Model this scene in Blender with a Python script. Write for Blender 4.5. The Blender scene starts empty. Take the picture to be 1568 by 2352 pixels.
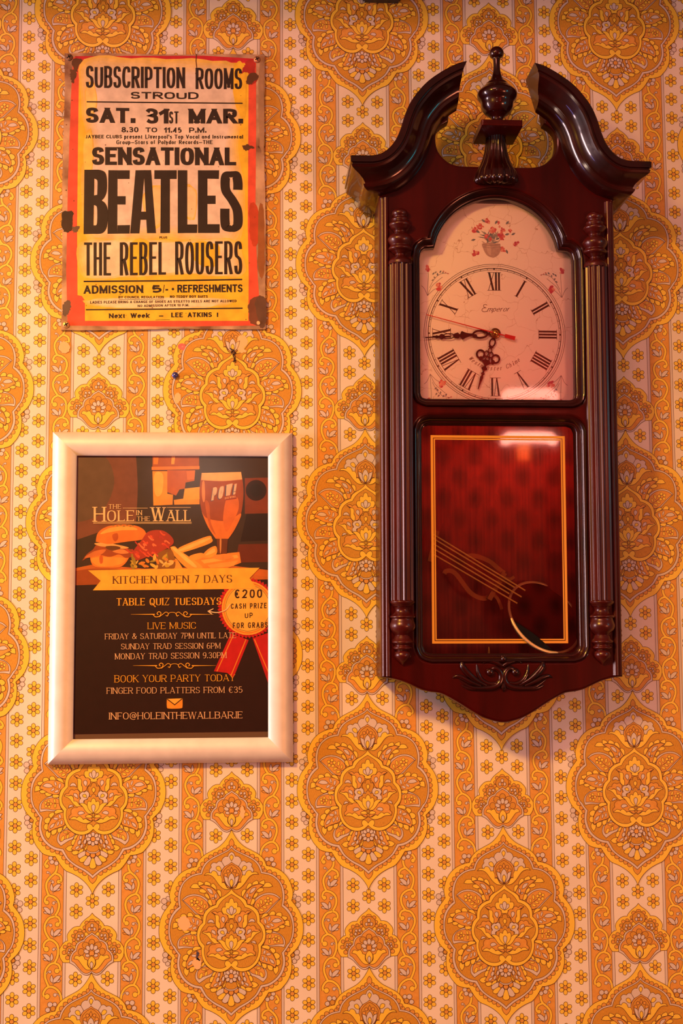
import bpy, bmesh, math, random
from math import sin, cos, pi, radians
from mathutils import Vector, Matrix
from mathutils.geometry import tessellate_polygon
import numpy as np

random.seed(7)
SC = bpy.context.scene
COL = SC.collection
BASE = 1.35                      # height above the floor of the pattern line used as origin (metres)

# ------------------------------------------------------------------ camera
CAM_R = ((0.99769260, 0.00601489, -0.06762613), (0.00114337, 0.99443803, 0.10531683), (0.06788348, -0.10515114, 0.99213662))
CAM_C = Vector((-0.12021, -1.40429, 0.15679))
def _cam():
    cd = bpy.data.cameras.new('camera'); cam = bpy.data.objects.new('camera', cd); COL.objects.link(cam)
    cd.sensor_fit = 'VERTICAL'; cd.sensor_height = 36.0; cd.lens = 3267.0 / 2352.0 * 36.0
    cd.clip_start = 0.01; cd.clip_end = 50
    f = lambda v: Vector((v[0], v[2], -v[1]))
    r, u, b = f(CAM_R[0]), -f(CAM_R[1]), -f(CAM_R[2])
    m = Matrix(((r.x, u.x, b.x, CAM_C.x), (r.y, u.y, b.y, CAM_C.y), (r.z, u.z, b.z, CAM_C.z + BASE), (0, 0, 0, 1)))
    cam.matrix_world = m
    SC.camera = cam
    return cam
_cam()
def at(px, py, d=0.0):
    """point of the plane that stands d metres in front of the wall, as (X, Z above the pattern line)"""
    v = ((px - 784) / 3267.0, (py - 1176) / 3267.0, 1.0)
    r = [sum(CAM_R[k][i] * v[k] for k in range(3)) for i in range(3)]
    k = (-d - CAM_C.y) / r[2]
    return CAM_C.x + k * r[0], CAM_C.z - k * r[1]

# ------------------------------------------------------------------ light and exposure
SC.view_settings.view_transform = 'Standard'
SC.view_settings.look = 'None'
SC.view_settings.exposure = 0.0
SC.view_settings.gamma = 1.0
SC.view_settings.use_curve_mapping = False
W = bpy.data.worlds.new('room_glow'); SC.world = W; W.use_nodes = True
W.node_tree.nodes['Background'].inputs[0].default_value = (1.0, 0.62, 0.45, 1)
W.node_tree.nodes['Background'].inputs[1].default_value = 0.13

def lamp(name, kind, loc, target, energy, color, **kw):
    ld = bpy.data.lights.new(name, kind); o = bpy.data.objects.new(name, ld); COL.objects.link(o)
    ld.energy = energy; ld.color = color
    for k, v in kw.items(): setattr(ld, k, v)
    o.location = (loc[0], loc[1], loc[2] + BASE)
    if target is not None:
        d = Vector((target[0], target[1], target[2])) - Vector(loc)
        o.rotation_euler = d.to_track_quat('-Z', 'Y').to_euler()
    return o
# warm shaded pendant to the left, soft ceiling lamp, window at the far left, small coloured bar lamps, added fill and glare lights
lamp('pendant_light', 'SPOT', (-0.78, -1.12, 0.92), (-0.08, 0, -0.26), 80, (1.0, 0.49, 0.07), spot_size=radians(88), spot_blend=1.0, shadow_soft_size=0.08)
lamp('ceiling_light', 'AREA', (-0.7, -1.9, 1.35), (0.1, 0, 0.2), 12, (1.0, 0.30, 0.24), shape='RECTANGLE', size=0.6, size_y=0.3)
lamp('low_fill_light', 'AREA', (1.35, -2.0, -0.15), (0.3, 0, 0.0), 15, (1.0, 0.27, 0.13), shape='DISK', size=0.5)  # unseen warm fill added low on the right to brighten the wall
lamp('window_light', 'AREA', (-2.0, -0.42, 0.30), (0, -0.02, 0.2), 34, (1.0, 0.68, 0.62), shape='RECTANGLE', size=0.3, size_y=1.0)
lamp('violet_lamp', 'AREA', (-1.3, -0.34, 0.20), (0.1, -0.04, 0.2), 2.2, (0.38, 0.32, 1.0), shape='RECTANGLE', size=0.05, size_y=0.9)
lamp('teal_lamp', 'AREA', (1.0, -0.85, 0.50), (0.0, -0.05, 0.5), 0.7, (0.03, 0.85, 1.0), shape='RECTANGLE', size=0.05, size_y=0.3)
lamp('glare_lamp', 'AREA', (-0.216, -1.62, 0.56), (-0.165, 0, 0.345), 0.5, (1.0, 0.72, 0.55), shape='RECTANGLE', size=0.12, size_y=0.03)  # added near the camera to put glare on the poster's cover sheet
lamp('red_wall_fill', 'AREA', (0.73, -2.88, 0.72), (0.73, -3.2, 0.70), 4.2, (1.0, 0.10, 0.05), shape='RECTANGLE', size=0.45, size_y=0.1)  # unseen, added to brighten the opposite wall for the clock glass reflection

# ------------------------------------------------------------------ materials
def nmat(name, col, rough=0.5, metal=0.0, coat=0.0, coat_rough=0.1, spec=0.5):
    m = bpy.data.materials.new(name); m.use_nodes = True
    b = m.node_tree.nodes['Principled BSDF']
    b.inputs['Base Color'].default_value = (*col, 1); b.inputs['Roughness'].default_value = rough
    b.inputs['Metallic'].default_value = metal; b.inputs['Coat Weight'].default_value = coat
    b.inputs['Coat Roughness'].default_value = coat_rough; b.inputs['Specular IOR Level'].default_value = spec
    return m
def noise_mix(m, c1, c2, scale=(1, 1, 1), nscale=10, detail=4, lo=0.35, hi=0.65, bump=0.0, attr=False, space='Object'):
    nt = m.node_tree; N = nt.nodes; L = nt.links; b = N['Principled BSDF']
    tc = N.new('ShaderNodeTexCoord'); mp = N.new('ShaderNodeMapping'); mp.inputs['Scale'].default_value = scale
    no = N.new('ShaderNodeTexNoise'); no.inputs['Scale'].default_value = nscale; no.inputs['Detail'].default_value = detail
    rp = N.new('ShaderNodeMapRange'); rp.inputs[1].default_value = lo; rp.inputs[2].default_value = hi
    mx = N.new('ShaderNodeMix'); mx.data_type = 'RGBA'
    mx.inputs[6].default_value = (*c1, 1); mx.inputs[7].default_value = (*c2, 1)
    L.new(tc.outputs[space], mp.inputs[0]); L.new(mp.outputs[0], no.inputs['Vector']); L.new(no.outputs[0], rp.inputs[0])
    L.new(rp.outputs[0], mx.inputs[0]); L.new(mx.outputs[2], b.inputs['Base Color'])
    if bump:
        bp = N.new('ShaderNodeBump'); bp.inputs['Strength'].default_value = bump; bp.inputs['Distance'].default_value = 0.0005
        L.new(no.outputs[0], bp.inputs['Height']); L.new(bp.outputs[0], b.inputs['Normal'])
    return m
def attr_mat(name, rough=0.5, coat=0.0, coat_rough=0.2, mottle=0.12, nscale=60, spec=0.4):
    """printed ink: colour comes from the face colours of the drawing, broken up by a little noise"""
    m = nmat(name, (1, 1, 1), rough, 0, coat, coat_rough, spec); nt = m.node_tree; N = nt.nodes; L = nt.links
    a = N.new('ShaderNodeAttribute'); a.attribute_name = 'ink'
    tc = N.new('ShaderNodeTexCoord'); no = N.new('ShaderNodeTexNoise'); no.inputs['Scale'].default_value = nscale; no.inputs['Detail'].default_value = 5
    rp = N.new('ShaderNodeMapRange'); rp.inputs[1].default_value = 0.3; rp.inputs[2].default_value = 0.7
    rp.inputs[3].default_value = 1 - mottle; rp.inputs[4].default_value = 1 + mottle
    vm = N.new('ShaderNodeVectorMath'); vm.operation = 'SCALE'
    L.new(tc.outputs['Object'], no.inputs['Vector']); L.new(no.outputs[0], rp.inputs[0])
    L.new(a.outputs['Color'], vm.inputs[0]); L.new(rp.outputs[0], vm.inputs['Scale']); L.new(vm.outputs[0], N['Principled BSDF'].inputs['Base Color'])
    return m

# ------------------------------------------------------------------ object helpers
def tag(o, label=None, cat=None, group=None, kind=None):
    if label: o['label'] = label
    if cat: o['category'] = cat
    if group: o['group'] = group
    if kind: o['kind'] = kind
    return o
def empty(name, loc=(0, 0, 0), rot=(0, 0, 0)):
    o = bpy.data.objects.new(name, None); COL.objects.link(o); o.location = loc; o.rotation_euler = rot; o.empty_display_size = 0.05
    return o
def link(name, me, mats, parent=None, smooth=False):
    for m in (mats if isinstance(mats, (list, tuple)) else [mats]): me.materials.append(m)
    o = bpy.data.objects.new(name, me); COL.objects.link(o)
    if parent is not None: o.parent = parent
    if smooth:
        me.polygons.foreach_set('use_smooth', [True] * len(me.polygons))
        if smooth != 'all': me.set_sharp_from_angle(angle=radians(smooth if smooth is not True else 35))
    return o
def from_bm(name, bm, mats, parent=None, smooth=False):
    bmesh.ops.recalc_face_normals(bm, faces=bm.faces)
    me = bpy.data.meshes.new(name); bm.to_mesh(me); bm.free()
    return link(name, me, mats, parent, smooth)

# ------------------------------------------------------------------ 2-D drawing
def parse(s):
    out = []
    for t in s.split():
        c = t.endswith('*'); a, b = t.rstrip('*').split(',')
        out.append((float(a), float(b), c))
    return out
def spline(P, closed, n=4):
    """Catmull-Rom through P = [(x, y, corner)], straight at corners"""
    m = len(P); out = []
    if m < 3 and not closed: return [(p[0], p[1]) for p in P]
    segs = m if closed else m - 1
    for i in range(segs):
        p1 = P[i]; p2 = P[(i + 1) % m]
        p0 = P[i - 1] if (closed or i > 0) else p1
        p3 = P[(i + 2) % m] if (closed or i + 2 < m) else p2
        if p1[2]: p0 = (2 * p1[0] - p2[0], 2 * p1[1] - p2[1]) if not p2[2] else p1
        if p2[2]: p3 = (2 * p2[0] - p1[0], 2 * p2[1] - p1[1]) if not p1[2] else p2
        k = 1 if (p1[2] and p2[2]) else n
        if p1[2] and not p2[2]: p0 = p1
        if p2[2] and not p1[2]: p3 = p2
        for j in range(k):
            t = j / k; t2 = t * t; t3 = t2 * t
            out.append(tuple(0.5 * (2 * p1[a] + (p2[a] - p0[a]) * t + (2 * p0[a] - 5 * p1[a] + 4 * p2[a] - p3[a]) * t2 + (3 * p1[a] - p0[a] - 3 * p2[a] + p3[a]) * t3) for a in (0, 1)))
    if not closed: out.append((P[-1][0], P[-1][1]))
    return out
def ribbon(P, w, closed=False, wf=None):
    """quads along a polyline, width w (or wf(dx, dy) -> width)"""
    P = [p for i, p in enumerate(P) if i == 0 or abs(p[0] - P[i - 1][0]) + abs(p[1] - P[i - 1][1]) > 1e-9]
    if closed and len(P) > 2 and abs(P[0][0] - P[-1][0]) + abs(P[0][1] - P[-1][1]) < 1e-9: P.pop()
    n = len(P)
    if n < 2: return []
    L = []; R = []
    for i in range(n):
        a = P[i - 1] if (closed or i > 0) else None; b = P[(i + 1) % n] if (closed or i < n - 1) else None
        p = P[i]; d1 = d2 = None
        if a: l = math.hypot(p[0] - a[0], p[1] - a[1]) or 1; d1 = ((p[0] - a[0]) / l, (p[1] - a[1]) / l)
        if b: l = math.hypot(b[0] - p[0], b[1] - p[1]) or 1; d2 = ((b[0] - p[0]) / l, (b[1] - p[1]) / l)
        if d1 is None: d1 = d2
        if d2 is None: d2 = d1
        tx, ty = d1[0] + d2[0], d1[1] + d2[1]; l = math.hypot(tx, ty)
        if l < 1e-6: tx, ty, l = d1[0], d1[1], 1
        tx /= l; ty /= l
        nx, ny = -ty, tx
        c = max(0.45, nx * -d1[1] + ny * d1[0])
        ww = (wf(tx, ty) if wf else w) / 2 / c
        L.append((p[0] + nx * ww, p[1] + ny * ww)); R.append((p[0] - nx * ww, p[1] - ny * ww))
    q = []
    for i in range(n if closed else n - 1):
        j = (i + 1) % n
        q.append([R[i], R[j], L[j], L[i]])
    return q
def ellipse(cx, cy, rx, ry, tilt=0, n=12):
    t = radians(tilt); return [(cx + rx * cos(a) * cos(t) - ry * sin(a) * sin(t), cy + rx * cos(a) * sin(t) + ry * sin(a) * cos(t)) for a in [2 * pi * i / n for i in range(n)]]

class Ink:
    """a flat drawing: polygons with a colour key, each stacked a hair above whatever it covers"""
    def __init__(s): s.items = []          # (bbox, layer, key, [polys])
    def add(s, polys, key, layer=None, over=True):
        if not polys: return 0
        xs = [p[0] for q in polys for p in q]; ys = [p[1] for q in polys for p in q]
        bb = (min(xs), min(ys), max(xs), max(ys))
        if layer is None:
            layer = 0
            for (b, l, k, _) in s.items:
                if l >= layer and not (b[0] >= bb[2] or b[2] <= bb[0] or b[1] >= bb[3] or b[3] <= bb[1]): layer = l + 1
        s.items.append((bb, layer, key, polys)); return layer
    def fill(s, pts, key, layer=None): return s.add([pts], key, layer)
    def stroke(s, pts, w, key, closed=False, wf=None, layer=None): return s.add(ribbon(pts, w, closed, wf), key, layer)
    def shape(s, pts, key, line=None, w=0.0, layer=None):
        l = s.fill(pts, key, layer)
        if line is not None: s.add(ribbon(pts, w, True), line, l + 1)
        return l
    def arrays(s, fmap, dz):
        """vertices (x, z, height), triangles, face keys"""
        V = []; F = []; K = []; cnt = 0
        for (bb, lay, key, polys) in s.items:
            for q in polys:
                cnt += 1; h = dz * (lay + 1 + 0.7 * (cnt % 23) / 23)
                q = [v for i, v in enumerate(q) if i == 0 or abs(v[0] - q[i - 1][0]) + abs(v[1] - q[i - 1][1]) > 1e-9]
                if len(q) > 3 and abs(q[0][0] - q[-1][0]) + abs(q[0][1] - q[-1][1]) < 1e-9: q.pop()
                if len(q) < 3: continue
                n0 = len(V); V += [(*fmap(x, y), h) for x, y in q]
                if len(q) == 4 and True and len(polys) > 1: F += [(n0, n0 + 1, n0 + 2), (n0, n0 + 2, n0 + 3)]; K += [key, key]
                else:
                    for t in tessellate_polygon([[Vector((x, y, 0)) for x, y in q]]):
                        F.append((n0 + t[0], n0 + t[1], n0 + t[2])); K.append(key)
        return np.array(V, float), np.array(F, np.int64), K
def mesh_from(name, V3, F):
    """triangles facing -Y"""
    V3 = np.asarray(V3, float); F = np.asarray(F, np.int64)
    a, b, c = V3[F[:, 0]], V3[F[:, 1]], V3[F[:, 2]]
    ny = np.cross(b - a, c - a)[:, 1]; flip = ny > 0
    F = F.copy(); F[flip] = F[flip][:, ::-1]
    me = bpy.data.meshes.new(name)
    me.vertices.add(len(V3)); me.vertices.foreach_set('co', V3.astype(np.float32).ravel())
    me.loops.add(F.size); me.loops.foreach_set('vertex_index', F.astype(np.int32).ravel())
    me.polygons.add(len(F)); me.polygons.foreach_set('loop_start', np.arange(0, F.size, 3, dtype=np.int32)); me.polygons.foreach_set('loop_total', np.full(len(F), 3, np.int32))
    me.update(calc_edges=True); me.validate()
    return me
def print_mesh(name, ink, fmap, d0, dz, mat, parent=None, extra=None):
    """a drawing with face colours; fmap gives local (x, z), d0 is the local depth it lies on (towards the viewer)"""
    V, F, K = ink.arrays(fmap, dz)
    V3 = np.stack([V[:, 0], -(d0 + V[:, 2]), V[:, 1]], 1)
    me = mesh_from(name, V3, F)
    at_ = me.attributes.new('ink', 'FLOAT_COLOR', 'FACE')
    at_.data.foreach_set('color', np.array([(*k, 1.0) for k in K], np.float32).ravel())
    return link(name, me, mat, parent)
# ------------------------------------------------------------------ papered wall
KX, KZ = 4.638e-5, 4.586e-5      # metres per drawing unit
ROW = 0.2624578; COLW = 0.1325   # vertical repeat, distance of neighbouring (half-dropped) columns
LW = 9.5
c, p, o, g, d, l, e = 'cream', 'pale', 'orange', 'gold', 'ground', 'line', 'deep'
T = Ink()
OFF = {'A': 0, 'B': 1199, 'C': 2398}
def fq(fr):
    if fr in OFF: return lambda x, y: (x - (24.5 + 0.0061 * (y + OFF[fr])), y + OFF[fr])
    if fr == 's': return lambda x, y: ((x - (51 + 0.0135 * y)) * 0.7059, 30 + (y - 1790) * 0.7059)
    if fr == 'k': return lambda x, y: ((1205 + 0.14456 * x - (1154.2 + 0.0116 * (1640 + 0.14456 * y - 1768))) / 0.10842, 30 + (1640 + 0.14456 * y - 1897) / 0.10842)
def pts(fr, s, closed=True, n=4):
    f = fq(fr); return spline([(*f(x, y), k) for x, y, k in parse(s)], closed, n)
mir = lambda P: [(-x, y) for x, y in P][::-1]
def M(fr, s, key, n=4, w=LW):
    P = pts(fr, s, True, n); T.shape(P, key, l, w); T.shape(mir(P), key, l, w)
def S(fr, s, key, n=4, w=LW):
    P = pts(fr, s, False, n); P = [(max(0, x), y) for x, y in P]; P[0] = (0, P[0][1]); P[-1] = (0, P[-1][1])
    T.shape(P + mir(P)[1:-1], key, l, w)
def MP(P, key, w=LW): T.shape(P, key, l, w); T.shape(mir(P), key, l, w)
def E_(fr, x, y, rx, ry, key, tilt=0, w=LW):
    X, Y = fq(fr)(x, y); MP(ellipse(X, Y, rx, ry, tilt, 12), key, w)
def ES(fr, y, rx, ry, key):
    X, Y = fq(fr)(40, y); T.shape(ellipse(0, Y, rx, ry), key, l, LW)
def stem(fr, s, key=None, w=7):
    P = pts(fr, s, False); T.stroke(P, w, key or l); T.stroke(mir(P), w, key or l)
def flower(x, y, key=g, ck=o, tip=False):
    ly = None
    for a in range(6):
        t = radians(60 * a - 90)
        P = ellipse(x + 93 * cos(t), y + 95 * sin(t), 57 if a % 3 == 0 else 50, 45, 60 * a - 90, 10)
        if ly is None: ly = T.shape(P, key, l, LW)
        else: T.shape(P, key, l, LW, ly)
    T.shape(ellipse(x, y, 46, 44, 0, 10), ck, l, LW, ly + 2)
PER = ROW / KZ
# stripes of one column, over one repeat
y0, y1 = 0.0, PER
for sgn in (1, -1):
    for a, b, k in ((536, 590, p), (590, 1036, o), (1036, 1088, p)):
        T.add([[(sgn * a, y0), (sgn * b, y0), (sgn * b, y1), (sgn * a, y1)]], k, 0)
    for a in (533, 591, 1036, 1090):
        T.add([[(sgn * a - 4, y0), (sgn * a + 4, y0), (sgn * a + 4, y1), (sgn * a - 4, y1)]], l, 1)
for k in range(13):
    for sgn in (1, -1): flower(sgn * 1258, 2812 + 610 - 440.2 * k)
for x, y in ((325, -2647), (326, -4458 ), (326, -4020)):
    for sgn in (1, -1): flower(sgn * x, 2812 + y)
flower(0, 2812 - 4230)
# scrolls
def blob(x, y, r): X, Y = fq('k')(x, y); return ellipse(X, Y, r * 1.333, r * 1.333, 0, 14)
STEM = ["185,140 195,210 225,262 290,318 340,390 352,460 335,540 310,598", "310,598 240,620 180,670 155,740 165,820 205,895 230,922",
        "230,922 300,942 350,1000 375,1080 355,1170 300,1265", "300,1265 240,1290 182,1350 165,1440 180,1540 222,1625",
        "222,1625 290,1645 350,1720 365,1820 345,1900 308,1982", "308,1982 240,1992 170,2040 130,2110 112,2215"]
CURL = [("225,262 170,280 132,312 121,360 137,395", 160, 390, 34), ("310,598 350,620 372,668 368,700", 342, 706, 35), ("226,918 170,932 138,982 142,1030", 178, 1042, 38),
        ("300,1268 350,1292 385,1342 386,1395", 346, 1414, 42), ("218,1632 165,1652 136,1702 142,1745", 184, 1745, 40), ("308,1984 352,2012 390,2080 380,2130", 332, 2130, 42), ("325,52 352,82 369,118 368,140", 343, 150, 34)]
for sg in (1, -1):
    f = (lambda P: P) if sg == 1 else mir
    lay = 2
    for s_ in STEM + [q[0] for q in CURL]:
        P = f(pts('k', s_, False)); T.stroke(P, 62, l, layer=lay); T.stroke(P, 44, g, layer=lay + 1)
    for s_, x, y, r in CURL:
        T.fill(f(blob(x, y, r + 3.5)), l, lay); T.fill(f(blob(x, y, r - 3.5)), g, lay + 1)
    for x, y, r, s_ in ((330, 245, 22, "315,240 298,262 288,300"), (252, 397, 25, "240,380 270,368 308,385"), (238, 717, 25, "250,700 215,695 186,712"),
                        (282, 1053, 27, "285,1040 320,1035 350,1072"), (235, 1420, 25, "235,1405 205,1400 184,1428"), (290, 1758, 25, "295,1745 325,1760 342,1792"), (213, 2108, 30, "205,2090 170,2100 140,2132")):
        P = f(pts('k', s_, False)); T.stroke(P, 27, l, layer=lay + 2); T.fill(f(blob(x, y, r)), l, lay + 2)
        T.stroke(P, 12, p, layer=lay + 3); T.fill(f(blob(x, y, r - 6)), p, lay + 3)
    for k, (bx, by) in enumerate(((245, 545), (285, 893), (235, 1232), (288, 1605), (240, 1935))):
        fl = 1 if k % 2 == 0 else -1
        for s_ in ("-90,-52* -60,-38 -20,-20 -20,0* -50,-15 -88,-18 -115,-46", "0,-65* 25,-130 48,-65 35,-25 5,-8 0,-10", "-120,-112* -65,-117 -5,-70 5,-8* -45,-22 -85,-62"):
            P = spline([(*fq('k')(bx + fl * x * (1 if fl == 1 else .95), by + y), k_) for x, y, k_ in parse(s_)], True)
            T.shape(f(P), p, l, LW)
        P = f([fq('k')(bx, by - 8), fq('k')(bx + fl * 4, by + 22)]); T.stroke(P, 16, l); T.stroke(P, 6, p)
# small ogee medallion
S('s', "52,90* 120,170 230,250 330,340 390,420 410,465* 500,465 600,500 690,580 755,670 775,760 755,870* 850,910 930,1000 990,1100 1000,1230 985,1340 940,1430 890,1495* 700,1500* 60,1500*", g)
S('s', "52,265 100,275 128,310 132,360 60,380", o)
for x, y, r in ((205, 375, 62), (268, 500, 52), (290, 612, 52)): E_('s', x, y, r * .706, r * .706, o)
ES('s', 520, 142, 136, e)
for x, y, r in ((410, 585, 48), (530, 625, 56), (602, 735, 52), (583, 850, 48), (575, 960, 66)): E_('s', x, y, r * .706, r * .706, o)
E_('s', 405, 770, 106, 108, e)
for x, y, r in ((715, 990, 56), (835, 1050, 56), (860, 1210, 60), (762, 1360, 62)): E_('s', x, y, r * .706, r * .706, o)
E_('s', 690, 1165, 92, 96, e)
ES('s', 450, 32, 40, p); E_('s', 130, 555, 30, 38, p); ES('s', 555, 26, 32, o)
for cx, cy in ((400, 770), (680, 1165)):
    k = 1 if cx == 400 else .8
    for x, y in ((-62, -38), (38, -32), (60, 62)): E_('s', cx + x * k, cy + y * k, 26 * k, 33 * k, p, 20)
    E_('s', cx - 38 * k, cy + 45 * k, 30 * k, 26 * k, o)
S('s', "55,640* 120,690 220,750 300,850* 380,880 480,940 530,1030 545,1130* 620,1200 680,1300 700,1400 700,1510* 620,1550 530,1620 430,1730 330,1830 220,1870 130,1840 75,1790*", p)
S('s', "55,700* 130,750 230,820 280,900* 370,920 450,990 490,1080 500,1170* 570,1220 630,1310 645,1400 640,1460* 560,1510 470,1620 380,1730 290,1800 190,1815 75,1750*", o)
E_('s', 370, 1200, 64, 72, e); E_('s', 245, 1010, 68, 66, e); ES('s', 930, 62, 66, e)
M('s', "75,1710* 180,1600 190,1500 185,1440* 265,1410* 290,1340 340,1295 420,1330* 470,1300 540,1310 580,1390* 470,1420 410,1490 330,1600 250,1690 170,1720", g)
for x, y, a, b, t in ((190, 1305, 46, 32, -8), (222, 1190, 56, 40, -28), (172, 1090, 54, 42, -55)): E_('s', x, y, a, b, p, t)
ES('s', 1060, 40, 62, p)
S('s', "60,1170 130,1190 135,1300 60,1310", o)
S('s', "60,1310 130,1370 170,1440 180,1520 150,1620 75,1710*", g); S('s', "60,1470 115,1530 110,1610 80,1690*", p)
# half hidden pale flowers round the large medallion
for fr, cs in (('A', ((765, 660, 45), (860, 662, 54), (905, 768, 50), (800, 745, -54))), ('B', ((1340, 235, 46), (1420, 290, 60), (1415, 415, 54), (1325, 345, -48))),
               ('C', ((1395, 185, 58), (1395, 290, 55), (1345, 365, 48), (1305, 238, -42))), ('C', ((910, 1020, 46), (880, 1100, 48), (790, 1130, 46), (828, 1032, -40)))):
    for x, y, r in cs: E_(fr, x, y, abs(r), abs(r), p if r > 0 else e)
# large medallion
def cat(*a):
    out = []
    for fr, s in a:
        f = fq(fr); out += [(*f(x, y), k) for x, y, k in parse(s)]
    return out
def S2(P, key, n=4):
    P = spline(P, False, n); P[0] = (0, P[0][1]); P[-1] = (0, P[-1][1]); T.shape(P + mir(P)[1:-1], key, l, LW); return P
S2(cat(('A', "28,45* 60,110 120,210 200,310 300,395 440,470 560,535 650,605 710,680 740,745 757,792* 850,812 960,850 1060,905 1150,985 1220,1080 1265,1180"),
       ('B', "1282,40 1305,120 1305,220 1282,322* 1350,410 1430,520 1490,650 1522,800 1525,950 1505,1080 1460,1190"),
       ('C', "1450,20 1390,110 1315,185 1260,240* 1285,330 1290,430 1285,540 1255,660 1200,770 1130,860 1060,930 950,970 870,985 815,987* 770,1060 700,1170 600,1280 450,1350 300,1440 180,1550 100,1660 62,1740 48,1790*")), g)
PO = cat(('A', "30,368* 80,430 180,490 300,545 400,590 480,640 560,700 620,780 655,860 668,917* 760,932 860,965 950,1020 1030,1100 1080,1180"),
         ('B', "1112,60 1135,180 1132,300 1112,405* 1200,475 1280,590 1320,700 1335,830 1335,960 1320,1060 1280,1170"),
         ('C', "1250,15 1190,110 1132,188* 1150,290 1155,390 1145,470 1110,580 1050,680 960,770 860,835 770,868 690,880* 640,960 580,1050 480,1140 370,1220 240,1290 130,1375 48,1450*"))
po = spline(PO, False, 5)
acc = 0; nxt = 62; sc = []
for a, b in zip(po[:-1], po[1:]):
    L_ = math.hypot(b[0] - a[0], b[1] - a[1])
    while acc + L_ >= nxt:
        t = (nxt - acc) / L_; sc.append((a[0] + (b[0] - a[0]) * t, a[1] + (b[1] - a[1]) * t, b[0] - a[0], b[1] - a[1])); nxt += 107
    acc += L_
lay = None
for x, y, dx, dy in sc[:-1]:
    P = ellipse(x + 12 * dy / math.hypot(dx, dy), y - 12 * dx / math.hypot(dx, dy), 53, 60, math.degrees(math.atan2(dy, dx)), 12)
    for Q in (P, mir(P)): lay = T.shape(Q, o, l, LW, lay)
S('A', "28,222* 70,280 78,340 62,385 30,400*", o); S('C', "45,1350* 130,1375 135,1440 100,1510 48,1557*", o)
S2(PO, p, 5)
S2(cat(('A', "30,418* 100,482 250,555 380,620 480,680 560,760 610,850 642,950* 740,965 850,1000 940,1060 1010,1130 1055,1220"),
       ('B', "1070,70 1092,200 1088,320 1072,432* 1150,500 1230,600 1275,710 1300,840 1295,980 1275,1080 1235,1180"),
       ('C', "1195,20 1140,110 1078,186* 1100,290 1105,390 1090,470 1055,570 990,670 900,750 810,800 720,825 650,837* 600,930 540,1030 440,1120 330,1190 200,1260 100,1335 46,1385*")), d)
# feathers and leaves round the heart
M('B', "490,420* 520,290 600,215 720,165 840,155 960,190 1055,270* 960,370 860,470 770,560 620,600*", p)
M('B', "495,430* 530,330 600,260 700,205 820,190 930,215 1030,280* 930,365 840,455 740,550 620,590 590,500*", o)
M('B', "745,985* 880,945 980,970 1080,1030 1140,1110 1150,1200 1130,1272* 1000,1250 850,1255 690,1225*", p)
M('B', "750,1010* 850,980 960,990 1050,1030 1105,1110 1115,1210* 1000,1210 850,1230 700,1220* 740,1110", o)
M('C', "400,535* 500,470 580,405* 680,450 750,520 780,600 770,690 700,775* 620,720 540,670 460,640*", p)
M('C', "415,530* 490,480 560,440 650,460 720,520 740,590 735,650 705,690* 620,640 520,610 450,580*", o)
for fr, ss in (('B', ("245,215* 240,140 270,85 320,75 330,110 268,230*", "335,90* 350,10 400,-55 450,-40 450,0 400,40", "455,-10* 480,-70 560,-105 590,-60 580,-30", "595,-50* 640,-90 710,-110 720,-60 700,-15",
                      "700,0* 740,-55 830,-50 885,20* 800,38 660,30*", "540,110* 600,50 690,60 690,110 600,140", "480,240* 520,160 580,150 570,210 500,260", "420,385* 440,290 480,265 520,290 510,350 460,400",
                      "640,690* 690,590 780,570 790,610 720,650", "810,610* 860,535 930,540 940,605 880,630", "950,610* 990,560 1070,570 1075,650 1010,660", "1080,670* 1085,635 1180,650 1190,690 1140,725", "1120,800* 1150,735 1230,735 1245,850* 1160,830",
                      "1000,850* 1060,815 1145,830 1120,880 1060,885", "885,915* 960,870 1030,870 1020,930 950,950", "750,920* 850,900 880,930 860,980 760,970")),
               ('C', ("655,70* 690,30 780,25 835,65 820,110 750,100", "830,110* 870,80 940,110 950,160 900,195", "910,200* 970,180 1040,230 1030,290 960,310", "965,315* 1030,320 1055,390 1020,435 965,430", "910,480* 950,490 980,450 1015,490 1010,560 960,630* 915,560",
                      "580,360* 620,345 655,400 660,450 600,410", "665,390* 740,400 775,430 765,490 720,500 680,450", "780,425* 850,435 900,470 890,540 830,535 790,490",
                      "345,550* 400,550 440,620 400,640", "385,645* 450,640 490,710 470,760 420,740", "455,790* 470,765 550,780 605,830* 540,885 470,870", "330,885* 400,870 470,890 465,935 420,960 350,940", "230,835* 300,845 345,920 330,950 270,940", "140,760* 165,765 220,840 210,865 170,840"))):
    for s_ in ss: M(fr, s_, g)
M('B', "268,235* 320,150 400,55 490,5 600,-28 700,-8* 620,45 540,110 490,200 450,290 420,388* 360,370 350,310", o)
M('B', "410,165* 430,90 480,45 545,40* 520,90 470,140", p); M('B', "335,190 350,150 375,170 380,220 355,250 335,225", p); M('B', "385,265 400,235 435,230 425,265", p); stem('B', "350,320* 388,215*")
for (fx, fy, fr_, pr) in ((800, 325, 63, 33), (970, 1110, 60, 28)):
    for a in range(5):
        t = radians(72 * a - 100); E_('B', fx + fr_ * cos(t), fy + fr_ * sin(t), pr, pr, g, 0, 7)
    E_('B', fx, fy, pr, pr, o, 0, 7)
stem('B', "580,485* 740,370*"); stem('B', "755,1096* 900,1092*")
for x, y, a, b, t in ((650, 335, 25, 52, -10), (585, 405, 22, 45, -12), (720, 445, 46, 24, 18), (660, 505, 46, 27, 20), (835, 1045, 22, 46, 15), (825, 1145, 22, 48, -3)): E_('B', x, y, a, b, g, t, 7)
M('B', "635,700* 720,650 850,615 980,625 1080,670 1150,780* 1060,820 960,880 850,910 740,900* 720,830 640,750", o)
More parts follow.
